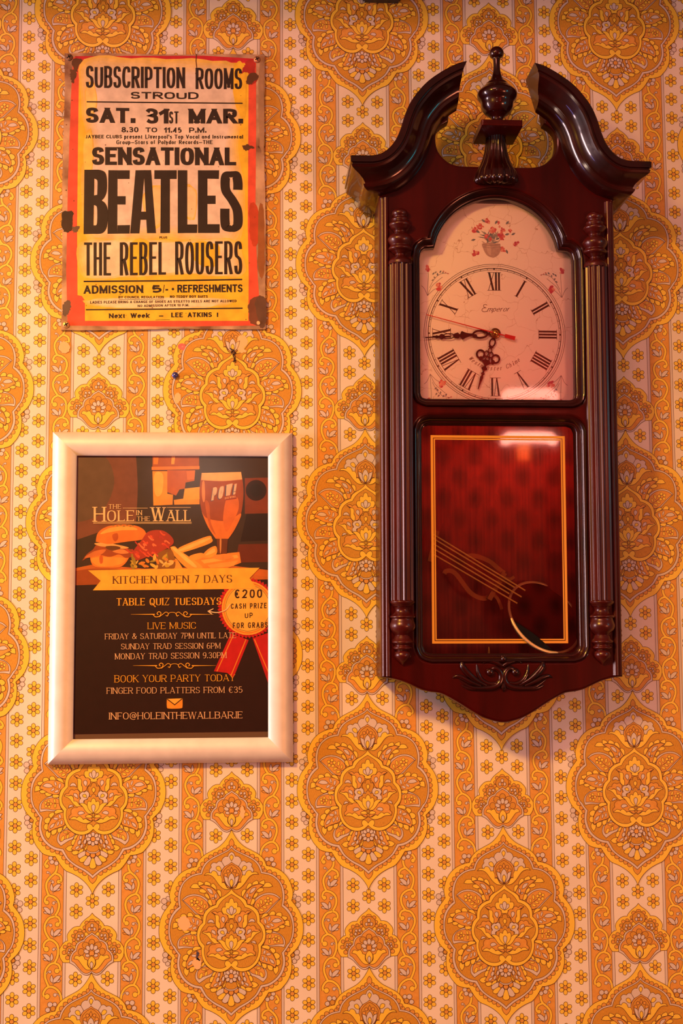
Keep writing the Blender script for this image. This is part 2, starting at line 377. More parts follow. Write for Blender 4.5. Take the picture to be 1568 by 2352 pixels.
M('B', "870,740* 930,690 1020,680 1085,735* 1000,765 910,765", p); stem('B', "710,820* 790,785 870,742*")
for x, y, a, b, t in ((735, 735, 24, 55, -10), (820, 690, 20, 52, 18), (875, 810, 46, 24, 35), (795, 845, 46, 26, 22)): E_('B', x, y, a, b, p, t, 7)
M('C', "655,80* 720,95 800,140 890,210 950,310 970,400 945,490* 890,450 800,410 700,380 620,340*", o)
M('C', "820,300* 880,320 925,370 925,415* 860,380", p); stem('C', "660,215* 740,225 820,295*")
for x, y, a, b, t in ((725, 165, 24, 42, 15), (808, 210, 52, 26, -5), (690, 290, 22, 46, -5), (762, 312, 20, 50, -15)): E_('C', x, y, a, b, p, t, 7)
for x, y, a, b, t in ((605, 490, 48, 20, 0), (560, 580, 24, 50, -15), (665, 622, 32, 62, -25)): E_('C', x, y, a, b, g, t, 7)
stem('C', "510,490* 612,555*")
M('C', "340,545* 390,640 430,740 490,840* 400,870 290,850 220,790 170,700* 200,560*", o)
M('C', "205,545* 265,560 280,640 310,760* 250,690 215,620", e)
for x, y, a, b, t in ((295, 605, 26, 44, -8), (322, 705, 32, 54, -20), (275, 782, 26, 48, -22), (365, 812, 50, 26, 38), (208, 690, 28, 54, -12), (172, 585, 24, 46, 0)): E_('C', x, y, a, b, p, t)
S('C', "45,760 140,760* 170,830 160,870 100,905 45,908", d); S('C', "45,908 110,900 165,862* 178,882 120,930 45,938", p)
M('C', "195,875* 270,900 345,950 350,1000 310,1030 200,970*", p); M('C', "150,1000* 200,975 300,1030 325,1080 280,1115 220,1100", g); M('C', "85,1020* 130,990 230,1120 215,1170 160,1185 110,1150 70,1070", p)
S('C', "45,1025 75,1050 110,1160 115,1210 80,1245 45,1250", g); M('C', "105,935* 185,890 195,950 150,990 110,970", o); S('C', "45,940 90,945 90,1000 45,1032", o)
lay = None
for a in range(8):
    t = radians(45 * a); X, Y = fq('C')(41, 640); P = ellipse(X + 96 * cos(t), Y + 98 * sin(t), 46, 40, 45 * a, 10); lay = T.shape(P, p, l, LW, lay)
T.shape(ellipse(0, fq('C')(41, 640)[1], 52, 52), o, l, LW)
# flower above the heart
S('A', "25,492 80,530 105,592* 160,590 215,635 235,695* 215,760 175,800* 25,760*", p)
M('A', "175,800* 235,695* 290,685 340,725* 400,710 455,755 445,805* 485,860 480,915 445,925* 420,885 375,885 330,930 310,980* 250,980* 240,890", p)
S('A', "25,550 65,590 55,640 22,690*", g); M('A', "245,890* 250,830 290,785 340,800 345,840 300,885", g)
M('A', "30,1240* 110,1240 150,1180 170,1140 220,1120* 215,1040 250,975* 310,980* 340,910 390,880 430,890 450,925* 520,918 560,930 590,970* 520,960 450,980 390,1030 340,1100 280,1180 200,1250 110,1270", g)
S('A', "25,705* 80,750 170,800 235,890 250,985 225,1040 225,1130* 185,1110 150,1160 110,1230 30,1240*", o)
S('A', "25,752* 95,790 170,855 210,930 205,1010 175,1100 130,1180 30,1238*", e)
for x, y, r in ((100, 895, 34), (148, 972, 38)): E_('A', x, y, r, r, o)
S('A', "25,812* 55,860 48,905 25,930", o)
M('A', "110,1020* 185,988* 165,1090 120,1180 40,1235* 95,1130 100,1060", p); S('A', "22,930* 68,970 97,1050 92,1140 35,1235*", p); S('A', "28,1055 60,1085 66,1150 38,1225*", g)
# heart frame and its flower
S2(cat(('B', "32,55* 80,120 170,190 260,240 330,300 358,380* 430,405 520,455 590,540 620,630 627,742* 700,812 740,920 745,1040 720,1150 652,1250*"), ('C', "655,150 635,260 580,380 490,470 390,530 280,552 190,540 110,500 42,438*")), g)
S2(cat(('B', "32,165* 120,220 210,285 280,370 315,438* 400,465 480,520 540,600 560,690 562,762* 640,860 680,960 685,1030 660,1120 582,1212*"), ('C', "597,100 590,200 550,310 480,400 390,455 280,475 200,466 150,442* 170,420 178,375 160,335 120,325 75,345 44,390*")), d)
S('B', "30,245 70,270 90,340* 140,330 165,370 160,430* 210,430 235,480 220,540 190,580* 110,600 100,650 30,665*", g)
M('B', "70,510 100,465 130,480 125,540 40,597*", p); S('B', "33,410* 72,440 78,510 38,597*", p)
M('B', "160,750* 105,690 110,620 150,575 205,578* 240,525 290,520 325,550* 370,508 445,530* 390,560 340,590 300,620 285,720 265,770 270,865* 200,840", o)
M('B', "445,530* 375,600 365,700 360,800 310,860 270,865* 265,770 290,720 285,640 310,590 370,585*", g); M('B', "190,755* 170,690 180,640 215,625 245,650 240,700", p)
M('B', "325,860* 380,810 432,832* 490,812 535,850 545,890* 610,898 642,945* 560,945 500,930 455,960 440,1050 380,1060 330,1120* 300,1040 330,960", o)
M('B', "642,945* 540,1000 460,1100 380,1170 280,1160 330,1125* 380,1060 440,1050* 460,960 500,935* 560,945 620,925", g); M('B', "355,1000* 370,920 420,890 448,905 435,950", p)
S('B', "30,670 80,690 95,750* 140,745 160,790 150,850 125,920 100,975* 60,960 30,950", p); S('B', "34,770 70,800 66,850 34,888", g)
M('B', "125,960* 130,890 180,845 225,870* 270,865 320,910 325,950* 300,1000 330,1030 320,1100 230,1095* 240,1050 170,1010", p); M('B', "180,985* 190,930 225,910 265,935 240,975", g)
S('B', "32,905 75,930 90,970* 140,965 160,1020* 210,1030 235,1090* 160,1140 32,1140*", e)
M('C', "150,90* 200,20 270,-30 340,-35 375,-10* 440,-10 490,30 500,90* 495,120 540,170 530,230* 450,180 380,195 320,175 250,225 180,215 100,260 50,255*", o)
M('C', "530,232* 460,175 400,180 378,200* 330,165 270,200 245,235* 190,220 120,265 50,255* 120,300 200,315 300,290 400,240", g); M('C', "215,105* 260,65 330,70 355,115 310,140", p)
M('C', "50,190* 100,140 170,145 200,180 130,205", g)
M('B', "170,1140* 230,1100 310,1100 320,1115* 260,1170 200,1260 130,1318 45,1305*", g)
S('B', "32,990 75,1020 90,1075* 140,1055 165,1110 150,1200 100,1270 40,1310*", g); S('B', "35,1120 75,1150 72,1220 40,1302*", p)
S('C', "41,110* 55,112* 50,190* 41,195*", g)
M('B', "385,765* 410,700 460,675 510,700 525,750* 450,738", p); M('B', "440,1160* 480,1130 530,1135 555,1195* 490,1172", p)

WM = {}
WM[c] = noise_mix(nmat('paper_cream', (0.8, 0.7, 0.6), 0.55), (0.88, 0.80, 0.66), (0.80, 0.72, 0.60), nscale=14, detail=6)
WM[p] = nmat('paper_pale_grey', (0.68, 0.60, 0.53), 0.55)
WM[o] = noise_mix(nmat('paper_orange', (0.7, 0.3, 0.05), 0.6), (0.76, 0.37, 0.06), (0.69, 0.32, 0.045), nscale=220, detail=2)
WM[g] = nmat('paper_gold', (0.90, 0.62, 0.06), 0.45)
WM[d] = noise_mix(nmat('paper_olive', (0.4, 0.25, 0.04), 0.6), (0.70, 0.36, 0.030), (0.52, 0.25, 0.020), scale=(2600, 1, 420), nscale=1, detail=3, bump=0.25)
WM[e] = noise_mix(nmat('paper_rust', (0.5, 0.25, 0.04), 0.6), (0.70, 0.35, 0.035), (0.56, 0.27, 0.028), scale=(2600, 1, 420), nscale=1, detail=3)
WM[l] = nmat('paper_line', (0.10, 0.035, 0.012), 0.5)
KEYS = [c, p, o, g, d, e, l]
def build_wall():
    V, F, K = T.arrays(lambda x, y: (x * KX, -(y - 2812) * KZ), 1.2e-5)
    ki = np.array([KEYS.index(k) for k in K], np.int32)
    VV = []; FF = []; KK = []; n = 0
    # plain paper underneath
    X0, X1, Z0, Z1 = -1.6, 1.6, -BASE, 1.15
    VV.append(np.array([(X0, 0, Z0), (X1, 0, Z0), (X1, 0, Z1), (X0, 0, Z1)])); FF.append(np.array([(0, 1, 2), (0, 2, 3)])); KK.append(np.zeros(2, np.int32)); n = 4
    for ci in range(-5, 6):
        for r in range(-2, 5):
            ox = ci * COLW; oz = r * ROW - (0.5 * ROW if ci % 2 else 0) + (0.0006 if ci % 2 else 0)
            if oz > 1.0 or oz < -0.62: continue
            VV.append(np.stack([V[:, 0] + ox, -V[:, 2] - 1e-5, V[:, 1] + oz], 1)); FF.append(F + n); KK.append(ki); n += len(V)
    # rubbed patches and one inky stain
    rnd = random.Random(11)
    for s_, k in (("546,775 556,770 566,776 568,790 560,800 566,808 552,810 544,800", 7), ("402,906 410,902 416,912 412,924 404,926 399,916", 7), ("466,908 480,914 494,912 506,922 490,925 474,920", 7), ("136,792 146,784 158,790 160,804 150,812 138,806", 7),
                  ("412,2108 424,2104 434,2112 436,2126 426,2138 414,2132 408,2120", 7), ("444,2204 454,2200 462,2208 460,2222 450,2226 442,2214", 7), ("555,1850 562,1862 558,1880 550,1870", 7), ("452,2184 457,2190 455,2200 460,2206 452,2204 450,2194", 8), ("96,1250 104,1246 108,1256 100,1262", 7)):
        P = [at(x + rnd.uniform(-1.2, 1.2), y + rnd.uniform(-1.2, 1.2)) for x, y in spline(parse(s_), True, 7)]
        t_ = tessellate_polygon([[Vector((x, z, 0)) for x, z in P]])
        VV.append(np.array([(x, -.00075, z) for x, z in P])); FF.append(np.array(t_) + n); KK.append(np.full(len(t_), k, np.int32)); n += len(P)
    VV = np.concatenate(VV); VV[:, 2] += BASE
    me = mesh_from('wall_back', VV, np.concatenate(FF))
    ob = link('wall_back', me, [WM[k] for k in KEYS] + [nmat('paper_rubbed', (.86, .56, .26), .7), nmat('ink_stain', (.06, .05, .10), .7)])
    me.polygons.foreach_set('material_index', np.concatenate(KK))
    tag(ob, 'orange and gold medallion wallpaper on the wall behind the clock and posters', kind='structure')
    print('WALL', len(V), 'verts per tile', n, 'total; layers', max(i[1] for i in T.items))
build_wall()
# ------------------------------------------------------------------ lettering: letters drawn as strokes
GL = {
'A': (1.0, "0,0* .5,1*|.5,1* 1,0*|.2,.3* .8,.3*"), 'B': (.85, "0,0* 0,1*|0,1* .5,1 .9,.93 .95,.76 .85,.58 .55,.53 0,.53*|.3,.53 .8,.5 1,.3 .95,.1 .6,0 0,0*"),
'C': (.88, "1,.75 .9,.95 .55,1 .15,.9 0,.5 .15,.1 .55,0 .9,.06 1,.28"), 'D': (.92, "0,0* 0,1*|0,1* .55,1 .92,.82 1,.5 .92,.18 .55,0 0,0*"),
'E': (.75, "0,0* 0,1*|0,1* 1,1*|0,.53* .8,.53*|0,0* 1,0*"), 'F': (.72, "0,0* 0,1*|0,1* 1,1*|0,.5* .8,.5*"),
'G': (.92, "1,.76 .88,.95 .55,1 .15,.9 0,.5 .15,.1 .55,0 .85,.03 1,.12*|1,.1* 1,.46*|.6,.46* 1,.46*"), 'H': (.92, "0,0* 0,1*|1,0* 1,1*|0,.52* 1,.52*"),
'I': (0, "0,0* 0,1*"), 'J': (.5, "1,1* 1,.3 .85,.04 .4,0 0,.12"), 'K': (.9, "0,0* 0,1*|.06,.42* 1,1*|.28,.6* 1,0*"), 'L': (.7, "0,0* 0,1*|0,0* 1,0*"),
'M': (1.15, "0,0* 0,1*|0,1* .5,.12*|.5,.12* 1,1*|1,1* 1,0*"), 'N': (.95, "0,0* 0,1*|0,1* 1,0*|1,0* 1,1*"), 'O': (.95, ".5,1 .88,.88 1,.5 .88,.12 .5,0 .12,.12 0,.5 .12,.88 .5,1"),
'P': (.8, "0,0* 0,1*|0,1* .55,1 .93,.9 1,.7 .93,.5 .55,.42 0,.42*"), 'Q': (.95, ".5,1 .88,.88 1,.5 .88,.12 .5,0 .12,.12 0,.5 .12,.88 .5,1|.5,.2* 1.15,-.2*"),
'R': (.88, "0,0* 0,1*|0,1* .55,1 .92,.92 .98,.73 .9,.54 .55,.47 0,.47*|.5,.47* 1,0*"), 'S': (.8, ".97,.78 .85,.95 .5,1 .15,.94 .03,.75 .15,.57 .5,.51 .85,.43 1,.24 .86,.06 .5,0 .12,.05 0,.24"),
'T': (.85, ".5,0* .5,1*|0,1* 1,1*"), 'U': (.9, "0,1* 0,.32 .12,.07 .5,0 .88,.07 1,.32 1,1*"), 'V': (.95, "0,1* .5,0*|.5,0* 1,1*"), 'W': (1.4, "0,1* .26,0*|.26,0* .5,1*|.5,1* .74,0*|.74,0* 1,1*"),
'X': (.95, "0,1* 1,0*|0,0* 1,1*"), 'Y': (.9, "0,1* .5,.48*|1,1* .5,.48*|.5,.5* .5,0*"), 'Z': (.85, "0,1* 1,1*|1,1* 0,0*|0,0* 1,0*"),
'0': (.75, ".5,1 .88,.88 1,.5 .88,.12 .5,0 .12,.12 0,.5 .12,.88 .5,1"), '1': (.35, "0,.8* 1,1*|1,1* 1,0*"), '2': (.75, "0,.75 .15,.95 .5,1 .9,.9 .95,.68 .6,.35 0,0* 1,0*"), '3': (.75, "0,.82 .2,.98 .55,1 .9,.88 .88,.65 .45,.53* .9,.45 1,.22 .85,.04 .4,0 0,.15"),
'4': (.85, ".75,0* .75,1*|.75,1* 0,.28*|0,.28* 1,.28*"), '5': (.75, ".9,1* .15,1* .1,.55 .55,.62 .95,.48 .95,.15 .5,0 0,.1"), '6': (.75, ".9,.95 .5,1 .1,.75 0,.35 .15,.05 .55,0 .95,.15 .95,.45 .55,.58 .1,.42"), '7': (.75, "0,1* 1,1* .35,0*"), '8': (.75, ".5,.54 .1,.7 .15,.95 .5,1 .85,.95 .9,.7 .5,.54 .05,.38 0,.12 .5,0 1,.12 .95,.38 .5,.54"), '9': (.75, ".1,.05 .55,0 .92,.3 1,.65 .85,.95 .45,1 .05,.85 .05,.55 .45,.42 .95,.58"),
'.': (0, "0,0* 0,.16*"), ',': (0, "0,.1* -.1,-.15*"), '-': (.4, "0,.42* 1,.42*"), '_': (1.0, "0,.36* 1,.36*"), "'": (0, "0,1* 0,.72*"), '!': (0, "0,1* 0,.3*|0,0* 0,.15*"), '/': (.5, "0,-.05* 1,1.05*"), '*': (.1, "0,.3* 0,.55*"), ':': (0, "0,.6* 0,.72*|0,.1* 0,.22*"),
'&': (1.1, "1,.55 .8,.2 .4,0 .05,.15 .1,.4 .45,.6 .65,.82 .5,1 .3,.98 .25,.8 .5,.45 1,0"), '@': (1.2, ".68,.35 .5,.25 .33,.4 .4,.68 .6,.72 .7,.6*|.72,.72* .68,.3 .8,.22 .95,.4 1,.65 .8,.95 .4,1 .08,.8 0,.4 .15,.08 .5,-.08 .85,0"), '$': (.95, ".95,.88 .7,1 .4,.95 .2,.7 .2,.3 .4,.05 .7,0 .95,.12|0,.6* .7,.6*|0,.4* .7,.4*"),
'a': (.6, "1,.62* 1,0*|1,.45 .8,.66 .4,.68 .05,.5 .05,.18 .4,0 .8,.04 1,.25"), 'c': (.55, "1,.5 .8,.66 .4,.66 .05,.45 .05,.2 .4,0 .8,.03 1,.18"), 'd': (.6, "1,1* 1,0*|1,.45 .8,.66 .4,.66 .05,.45 .05,.2 .4,0 .8,.04 1,.25"), 'e': (.6, ".05,.36* 1,.36* .9,.6 .5,.68 .1,.55 0,.3 .15,.06 .5,0 .95,.1"),
'f': (.4, ".3,0* .3,.8 .55,1 1,.97|0,.62* .85,.62*"), 'i': (0, "0,0* 0,.66*|0,.84* 0,1*"), 'k': (.6, "0,0* 0,1*|.05,.28* 1,.66*|.3,.42* 1,0*"), 'l': (0, "0,0* 0,1*"), 'm': (1.0, "0,0* 0,.66*|0,.45 .15,.64 .38,.64 .5,.45 .5,0*|.5,.45 .65,.64 .88,.64 1,.45 1,0*"), 'n': (.58, "0,0* 0,.66*|0,.42 .25,.64 .75,.66 1,.45 1,0*"),
'o': (.62, ".5,.68 .9,.58 1,.34 .9,.08 .5,0 .1,.08 0,.34 .1,.58 .5,.68"), 'p': (.6, "0,.66* 0,-.3*|0,.45 .2,.66 .6,.66 .95,.45 .95,.2 .6,0 .2,.04 0,.25"), 'r': (.4, "0,0* 0,.66*|0,.4 .3,.62 1,.66"), 's': (.5, ".95,.52 .7,.66 .3,.66 .05,.52 .2,.38 .8,.3 1,.15 .75,.01 .3,0 0,.12"), 't': (.4, ".35,.9* .35,.2 .5,.02 1,.03|0,.66* .95,.66*"), 'u': (.58, "0,.66* 0,.2 .25,0 .7,.02 1,.25|1,.66* 1,0*"),
'v': (.6, "0,.66* .5,0*|.5,0* 1,.66*"), 'x': (.6, "0,.66* 1,0*|0,0* 1,.66*"), 'y': (.6, "0,.66* .5,.02*|1,.66* .4,-.2 .1,-.3"), 'w': (.9, "0,.66* .25,0*|.25,0* .5,.66*|.5,.66* .75,0*|.75,0* 1,.66*"), 'h': (.58, "0,0* 0,1*|0,.42 .25,.64 .75,.66 1,.45 1,0*"),
}
def clip_y(q, lo, hi):
    for lim, sg in ((lo, 1), (hi, -1)):
        out = []
        for i in range(len(q)):
            a, b = q[i - 1], q[i]; ia = sg * (a[1] - lim) >= -1e-9; ib = sg * (b[1] - lim) >= -1e-9
            if ia != ib: t = (lim - a[1]) / (b[1] - a[1]); out.append((a[0] + (b[0] - a[0]) * t, lim))
            if ib: out.append(b)
        q = out
        if len(q) < 3: return []
    return q
def lettering(ink, s, box, key, tv=.2, th=.16, gap=.13, space=.5, wide=1.0, serif=0, slant=0, thin=None, n=4, fmap=None, big=None, layer=None):
    """s set into box = (xl, top_l, bottom_l, xr, top_r, bottom_r): stroke widths are fractions of the height"""
    xl, tl, bl, xr, tr, br = box
    sz = [big[i] if big else 1.0 for i in range(len(s))]
    H = abs((bl - tl) + (br - tr)) / 2
    fixed = sum(space if ch == ' ' else tv * sz[i] + gap for i, ch in enumerate(s)) - gap; ws = sum(0 if ch == ' ' else GL[ch][0] * sz[i] for i, ch in enumerate(s))
    wide = max(.22, ((xr - xl) / H - fixed) / ws) if ws else 1.0
    adv = [space if ch == ' ' else (GL[ch][0] * wide * sz[i] + tv * sz[i] + gap) for i, ch in enumerate(s)]
    total = (sum(adv) - gap) * H
    kx = (xr - xl) / total
    def place(u, v):                      # u along (0..total), v up (0..1)
        t = u * kx / (xr - xl); top = tl + (tr - tl) * t; bot = bl + (br - bl) * t
        q = (xl + u * kx + slant * (v - .3) * H, bot + (top - bot) * v)
        return fmap(*q) if fmap else q
    x = 0; polys = []
    for i, ch in enumerate(s):
        if ch != ' ':
            w, st = GL[ch]; hh = sz[i]; Wd = w * wide * hh
            for stx in st.split('|'):
                P = parse(stx)
                Q = spline([((x + tv * hh / 2 + px * Wd) * H, (th / 2 + py * (1 - th)) * hh * H, k) for px, py, k in P], False, n)
                straight = len(P) == 2
                dx, dy = Q[-1][0] - Q[0][0], Q[-1][1] - Q[0][1]
                diag = straight and abs(dx) > .12 * H and abs(dy) > .12 * H
                f = 1.0
                if diag and thin: f = thin if dx * dy > 0 else 1.0
                wf = lambda a, b, f=f, hh=hh: hh * H * f * math.sqrt((tv / max(kx, .2) * kx * b) ** 2 + (th * a) ** 2)
                if straight and abs(dy) > 1e-6 and (ch not in '!:i' or abs(P[0][1] - P[1][1]) < .2):
                    e_ = (th if not diag else 1.4 * tv) * H * hh / 2; L_ = math.hypot(dx, dy); ux, uy = dx / L_ * e_, dy / L_ * e_
                    Q = [(Q[0][0] - ux, Q[0][1] - uy), (Q[-1][0] + ux, Q[-1][1] + uy)]
                if straight and abs(dy) < 1e-6 and ch in 'EFLTH_-': Q = [(Q[0][0] - tv * hh * H / 2, Q[0][1]), (Q[-1][0] + tv * hh * H / 2, Q[-1][1])]
                for q in ribbon(Q, 0, False, wf):
                    if straight and ch not in '/,.!-:@': q = clip_y(q, 0 if min(P[0][1], P[1][1]) >= 0 else -9 * H, hh * H)
                    if q: polys.append([place(a, b / H) for a, b in q])
                if serif and straight and ch not in '.,-/!&@':
                    for (a, b) in ((P[0][0], P[0][1]), (P[1][0], P[1][1])):
                        if b in (0.0, 1.0) and abs(dy) > .1 * H:
                            X = (x + tv * hh / 2 + a * Wd) * H; Y = (b if b else 0) * hh * H; sh = .05 * H * hh; sw = (tv / 2 * (f if diag else 1) + serif) * H * hh
                            y1_, y2_ = (Y, Y + sh) if b == 0 else (Y - sh, Y)
                            polys.append([place(X - sw, y1_ / H), place(X + sw, y1_ / H), place(X + sw, y2_ / H), place(X - sw, y2_ / H)])
                if serif and not diag and straight and abs(dy) < .02 * H and ch in 'ELFTZ27':
                    a, b = P[1][0], P[1][1]; X = (x + tv * hh / 2 + a * Wd) * H; Y = (th / 2 + b * (1 - th)) * hh * H; s_ = (.16 if b < .5 else -.16) * H * hh
                    if b != .53 and b != .5: polys.append([place(X - .03 * H, Y / H), place(X + .03 * H, Y / H), place(X + .05 * H, (Y + s_) / H), place(X + .01 * H, (Y + s_) / H)])
        x += adv[i]
    return ink.add(polys, key, layer)
def rect(x0, y0_, x1, y1_): return [(x0, y0_), (x1, y0_), (x1, y1_), (x0, y1_)]

# ------------------------------------------------------------------ tin sign
def build_sign():
    D = 0.0035
    f0 = lambda x, y: at(x, y, D)
    TLc, BRc = at(148, 122, D), at(610, 755, D); TRc, BLc = at(607, 126, D), at(140, 758, D)
    root = empty('tin_sign', ((BLc[0] + BRc[0]) / 2, 0, BASE + min(BLc[1], BRc[1])))
    rx, rz = root.location.x, root.location.z - BASE
    fm = lambda x, y: (at(x, y, D)[0] - rx, at(x, y, D)[1] - rz)
    tag(root, 'rusty tin concert sign with red border and black lettering screwed to wallpaper', 'sign')
    # sheet with rolled, slightly wavy edge
    bm = bmesh.new(); loops = []
    edge = []
    cs = [TLc, TRc, BRc, BLc]
    for i in range(4):
        a, b = cs[i], cs[(i + 1) % 4]
        for k in range(24):
            t = k / 24; j = 0.0005 * sin(9 * t + i * 2) + random.uniform(-1, 1) * 0.00025
            edge.append((a[0] + (b[0] - a[0]) * t - rx + (j if i % 2 else 0), a[1] + (b[1] - a[1]) * t - rz + (0 if i % 2 else j)))
    for dd in (0.0008, D): loops.append([bm.verts.new((x, -dd, z)) for x, z in edge])
    n = len(edge)
    bm.faces.new(loops[0]); bm.faces.new(loops[1][::-1])
    for i in range(n): bm.faces.new((loops[0][i], loops[0][(i + 1) % n], loops[1][(i + 1) % n], loops[1][i]))
    steel = noise_mix(nmat('rusty_tin', (.3, .2, .12), .5, .2, spec=.4), (0.60, 0.42, 0.27), (0.17, 0.08, 0.04), nscale=38, detail=9, lo=.35, hi=.68, bump=.3)
    plate = from_bm('plate', bm, steel, root)
    # printed sheet
    I = Ink(); blk = (.022, .014, .011)
    RED = (.74, .095, .05); DRED = (.55, .02, .035); YEL = (.84, .54, .035); PAP = (.72, .61, .50); RUST = (.11, .045, .018); BROWN = (.30, .11, .03)
    I.fill([(168, 132), (300, 128), (470, 131), (588, 136), (588, 300), (586, 520), (592, 640), (596, 700), (590, 748), (400, 750), (155, 748), (152, 620), (156, 420), (163, 220)], RED)
    I.fill([(172, 129), (470, 128), (587, 135), (586, 144), (470, 141), (190, 142), (176, 150)], DRED)
    I.fill([(184, 140), (300, 141), (470, 143), (560, 145), (571, 148), (570, 300), (569, 520), (571, 640), (570, 737), (420, 737), (195, 737), (195, 690), (188, 680), (178, 678), (177, 520), (179, 330), (181, 190)], YEL)
    # faded patches of paper
    def patch(s, k, soft=False):
        P = spline(parse(s), True, 6); cx = sum(p_[0] for p_ in P) / len(P); cy = sum(p_[1] for p_ in P) / len(P)
        if soft:
            for i in range(7):
                f_ = 1.07 - .03 * i; m_ = (i + 1) / 7; I.fill([(cx + (x - cx) * (f_ + .01 * sin(7 * j)), cy + (y - cy) * f_ + 2 * sin(j * 1.7 + i)) for j, (x, y) in enumerate(P)], tuple(YEL[a] + (k[a] - YEL[a]) * m_ for a in (0, 1, 2)))
        else: I.fill([(x + random.uniform(-1.6, 1.6), y + random.uniform(-1.6, 1.6)) for x, y in P], k)
    patch("205,150 330,148 480,152 545,170 548,240 535,330 548,420 540,540 470,548 380,536 250,545 205,520 200,400 212,330 198,240", PAP, True)
    patch("196,560 290,552 420,556 520,552 548,590 540,632 430,628 300,634 205,634", (.88, .70, .46), True); patch("205,690 330,684 520,688 470,706 260,706", (.88, .70, .42), True)
    for s_, k in (("192,330 208,300 214,360 204,420 194,400", (.93, .66, .14)), ("540,150 562,160 562,260 545,250 535,200", YEL), ("330,450 370,430 380,500 345,520", (.90, .62, .28)), ("420,430 450,440 446,500 425,490", (.88, .66, .36)), ("196,210 214,190 222,240 205,270", (.92, .68, .2)), ("440,560 500,565 490,610 450,600", YEL), ("300,560 340,558 330,625 296,620", YEL)): patch(s_, k, True)
    # rust, flaking and stains
    patch("165,140 178,134 190,140 182,152 176,165 170,160", RUST); patch("163,160 175,162 171,186 166,190 161,176", RUST)
    patch("568,138 586,140 584,165 592,178 585,190 572,194 566,186 574,172 560,166 552,172 562,150", (.42, .03, .02)); patch("572,172 584,168 594,176 586,186 576,194 566,190", RUST)
    patch("557,336 568,332 584,338 572,344 562,346", RUST); patch("592,336 600,334 606,338 598,342", RUST)
    patch("144,488 166,486 168,500 164,528 150,534 142,520", (.04, .02, .012)); patch("166,522 182,520 178,532 168,534", (.16, .09, .05)); patch("147,695 160,690 162,706 156,722 146,726 144,712", (.13, .085, .06))
    patch("572,470 592,478 596,540 584,568 574,540", (.50, .06, .02)); patch("574,690 600,680 608,720 600,748 576,742 570,716", (.17, .06, .03)); patch("586,690 610,686 610,745 596,748", (.12, .06, .035))
    patch("594,480 606,482 607,600 600,640 592,600", BROWN); patch("596,150 605,150 606,330 600,350 594,300", (.36, .22, .12))
    I.stroke([(451, 124), (450, 140), (452, 160), (449, 170)], 2.2, RUST)
    for _ in range(70):
        x, y = random.uniform(150, 600), random.uniform(140, 745); r = random.choice((.6, .8, 1.0, 1.6)); I.fill(ellipse(x, y, r, r * random.uniform(.6, 1.2), 0, 7), random.choice((RUST, RUST, BROWN)))
    # words
    def tx(s, box, **k): lettering(I, s, box, blk, **k)
    cond = dict(tv=.2, th=.13)
    tx('SUBSCRIPTION', (197, 151, 202, 425, 155, 203), tv=.135, th=.11, wide=.36, gap=.045); tx('ROOMS', (449, 156, 205, 556, 157, 205), tv=.135, th=.11, wide=.36, gap=.045)
    tx('STROUD', (300, 211, 227, 456, 212, 228), tv=.34, th=.2, wide=1.35, gap=.2)
    I.stroke([(199, 234), (380, 236), (557, 237.5)], 3, blk)
    tx('SAT.', (197, 247, 282, 311, 248.5, 283), tv=.32, th=.2, wide=.75, gap=.09); tx('31', (333, 249, 284, 387, 250, 284), tv=.32, th=.2, wide=.6, gap=.1); tx('ST', (388, 256, 284, 410, 256, 284), tv=.15, th=.12, wide=.4, gap=.08); tx('MAR.', (433, 250, 284, 558, 250, 284), tv=.32, th=.2, wide=.72, gap=.09)
    tx('8.30', (279, 292, 304, 318, 292, 304), tv=.28, th=.2); tx('TO', (334, 293, 304, 361, 293, 304), tv=.28, th=.2); tx('11.45', (377, 293, 305, 417, 293, 305), tv=.28, th=.2); tx('P.M.', (434, 293, 305, 474, 293, 305), tv=.28, th=.2)
    tx("JAYBEE CLUBS", (196, 310, 318, 280, 310, 318), tv=.26, th=.18, gap=.16); tx("present Liverpool's Top Vocal and Instrumental", (285, 309, 319, 558, 310, 318.5), tv=.24, th=.17, gap=.13)
    tx('Group_Stars of Polydor Records_THE', (267, 322, 331.5, 488, 322, 331), tv=.24, th=.17, gap=.13)
    tx('SENSATIONAL', (211, 338, 379, 542, 339, 380), tv=.27, th=.19, wide=.55, gap=.05)
    # the big name, cut in wood type
    def big(polys):
        for s_ in polys:
            P = [(130 + x * .3125, 380 + y * .3125) for x, y in spline(parse(s_), True, 6)]; I.fill(P, blk)
    def hole(P): return P
    def slab(s_): return [(130 + x * .3125, 380 + y * .3125) for x, y, _ in parse(s_)]
    for s_ in ("204,32 278,32 270,503 198,505", "380,35 448,36 446,502 374,503",                       # B stem, E stem
               "448,36 538,36 537,100 448,100", "447,226 508,226 507,288 447,288", "447,440 540,438 536,501 446,502",
               "580,36 648,35 608,500 540,500", "640,35 694,35 730,498 664,498", "608,340 664,340 668,400 604,400",
               "718,36 882,36 882,100 718,100", "765,98 832,98 832,497 762,498", "890,36 960,36 960,497 890,498", "958,434 1034,434 1032,497 958,497",
               "1038,36 1108,36 1108,497 1038,497", "1106,36 1194,36 1192,100 1106,98", "1106,222 1168,222 1168,284 1106,284", "1106,432 1198,432 1198,497 1106,497"):
        I.fill(slab(s_), blk)
    big(["270,32* 320,34 358,55 370,110 368,190 352,235 330,258* 298,258 298,215* 300,160 298,110 270,96*", "270,290* 330,258* 358,280 376,330 374,420 362,470 330,500 270,503* 268,440* 292,438 298,400 298,330 292,300",
         "270,222* 300,216* 335,258* 300,296* 270,290*"])
    wS = lambda a, b: (26 - 8 * abs(a))
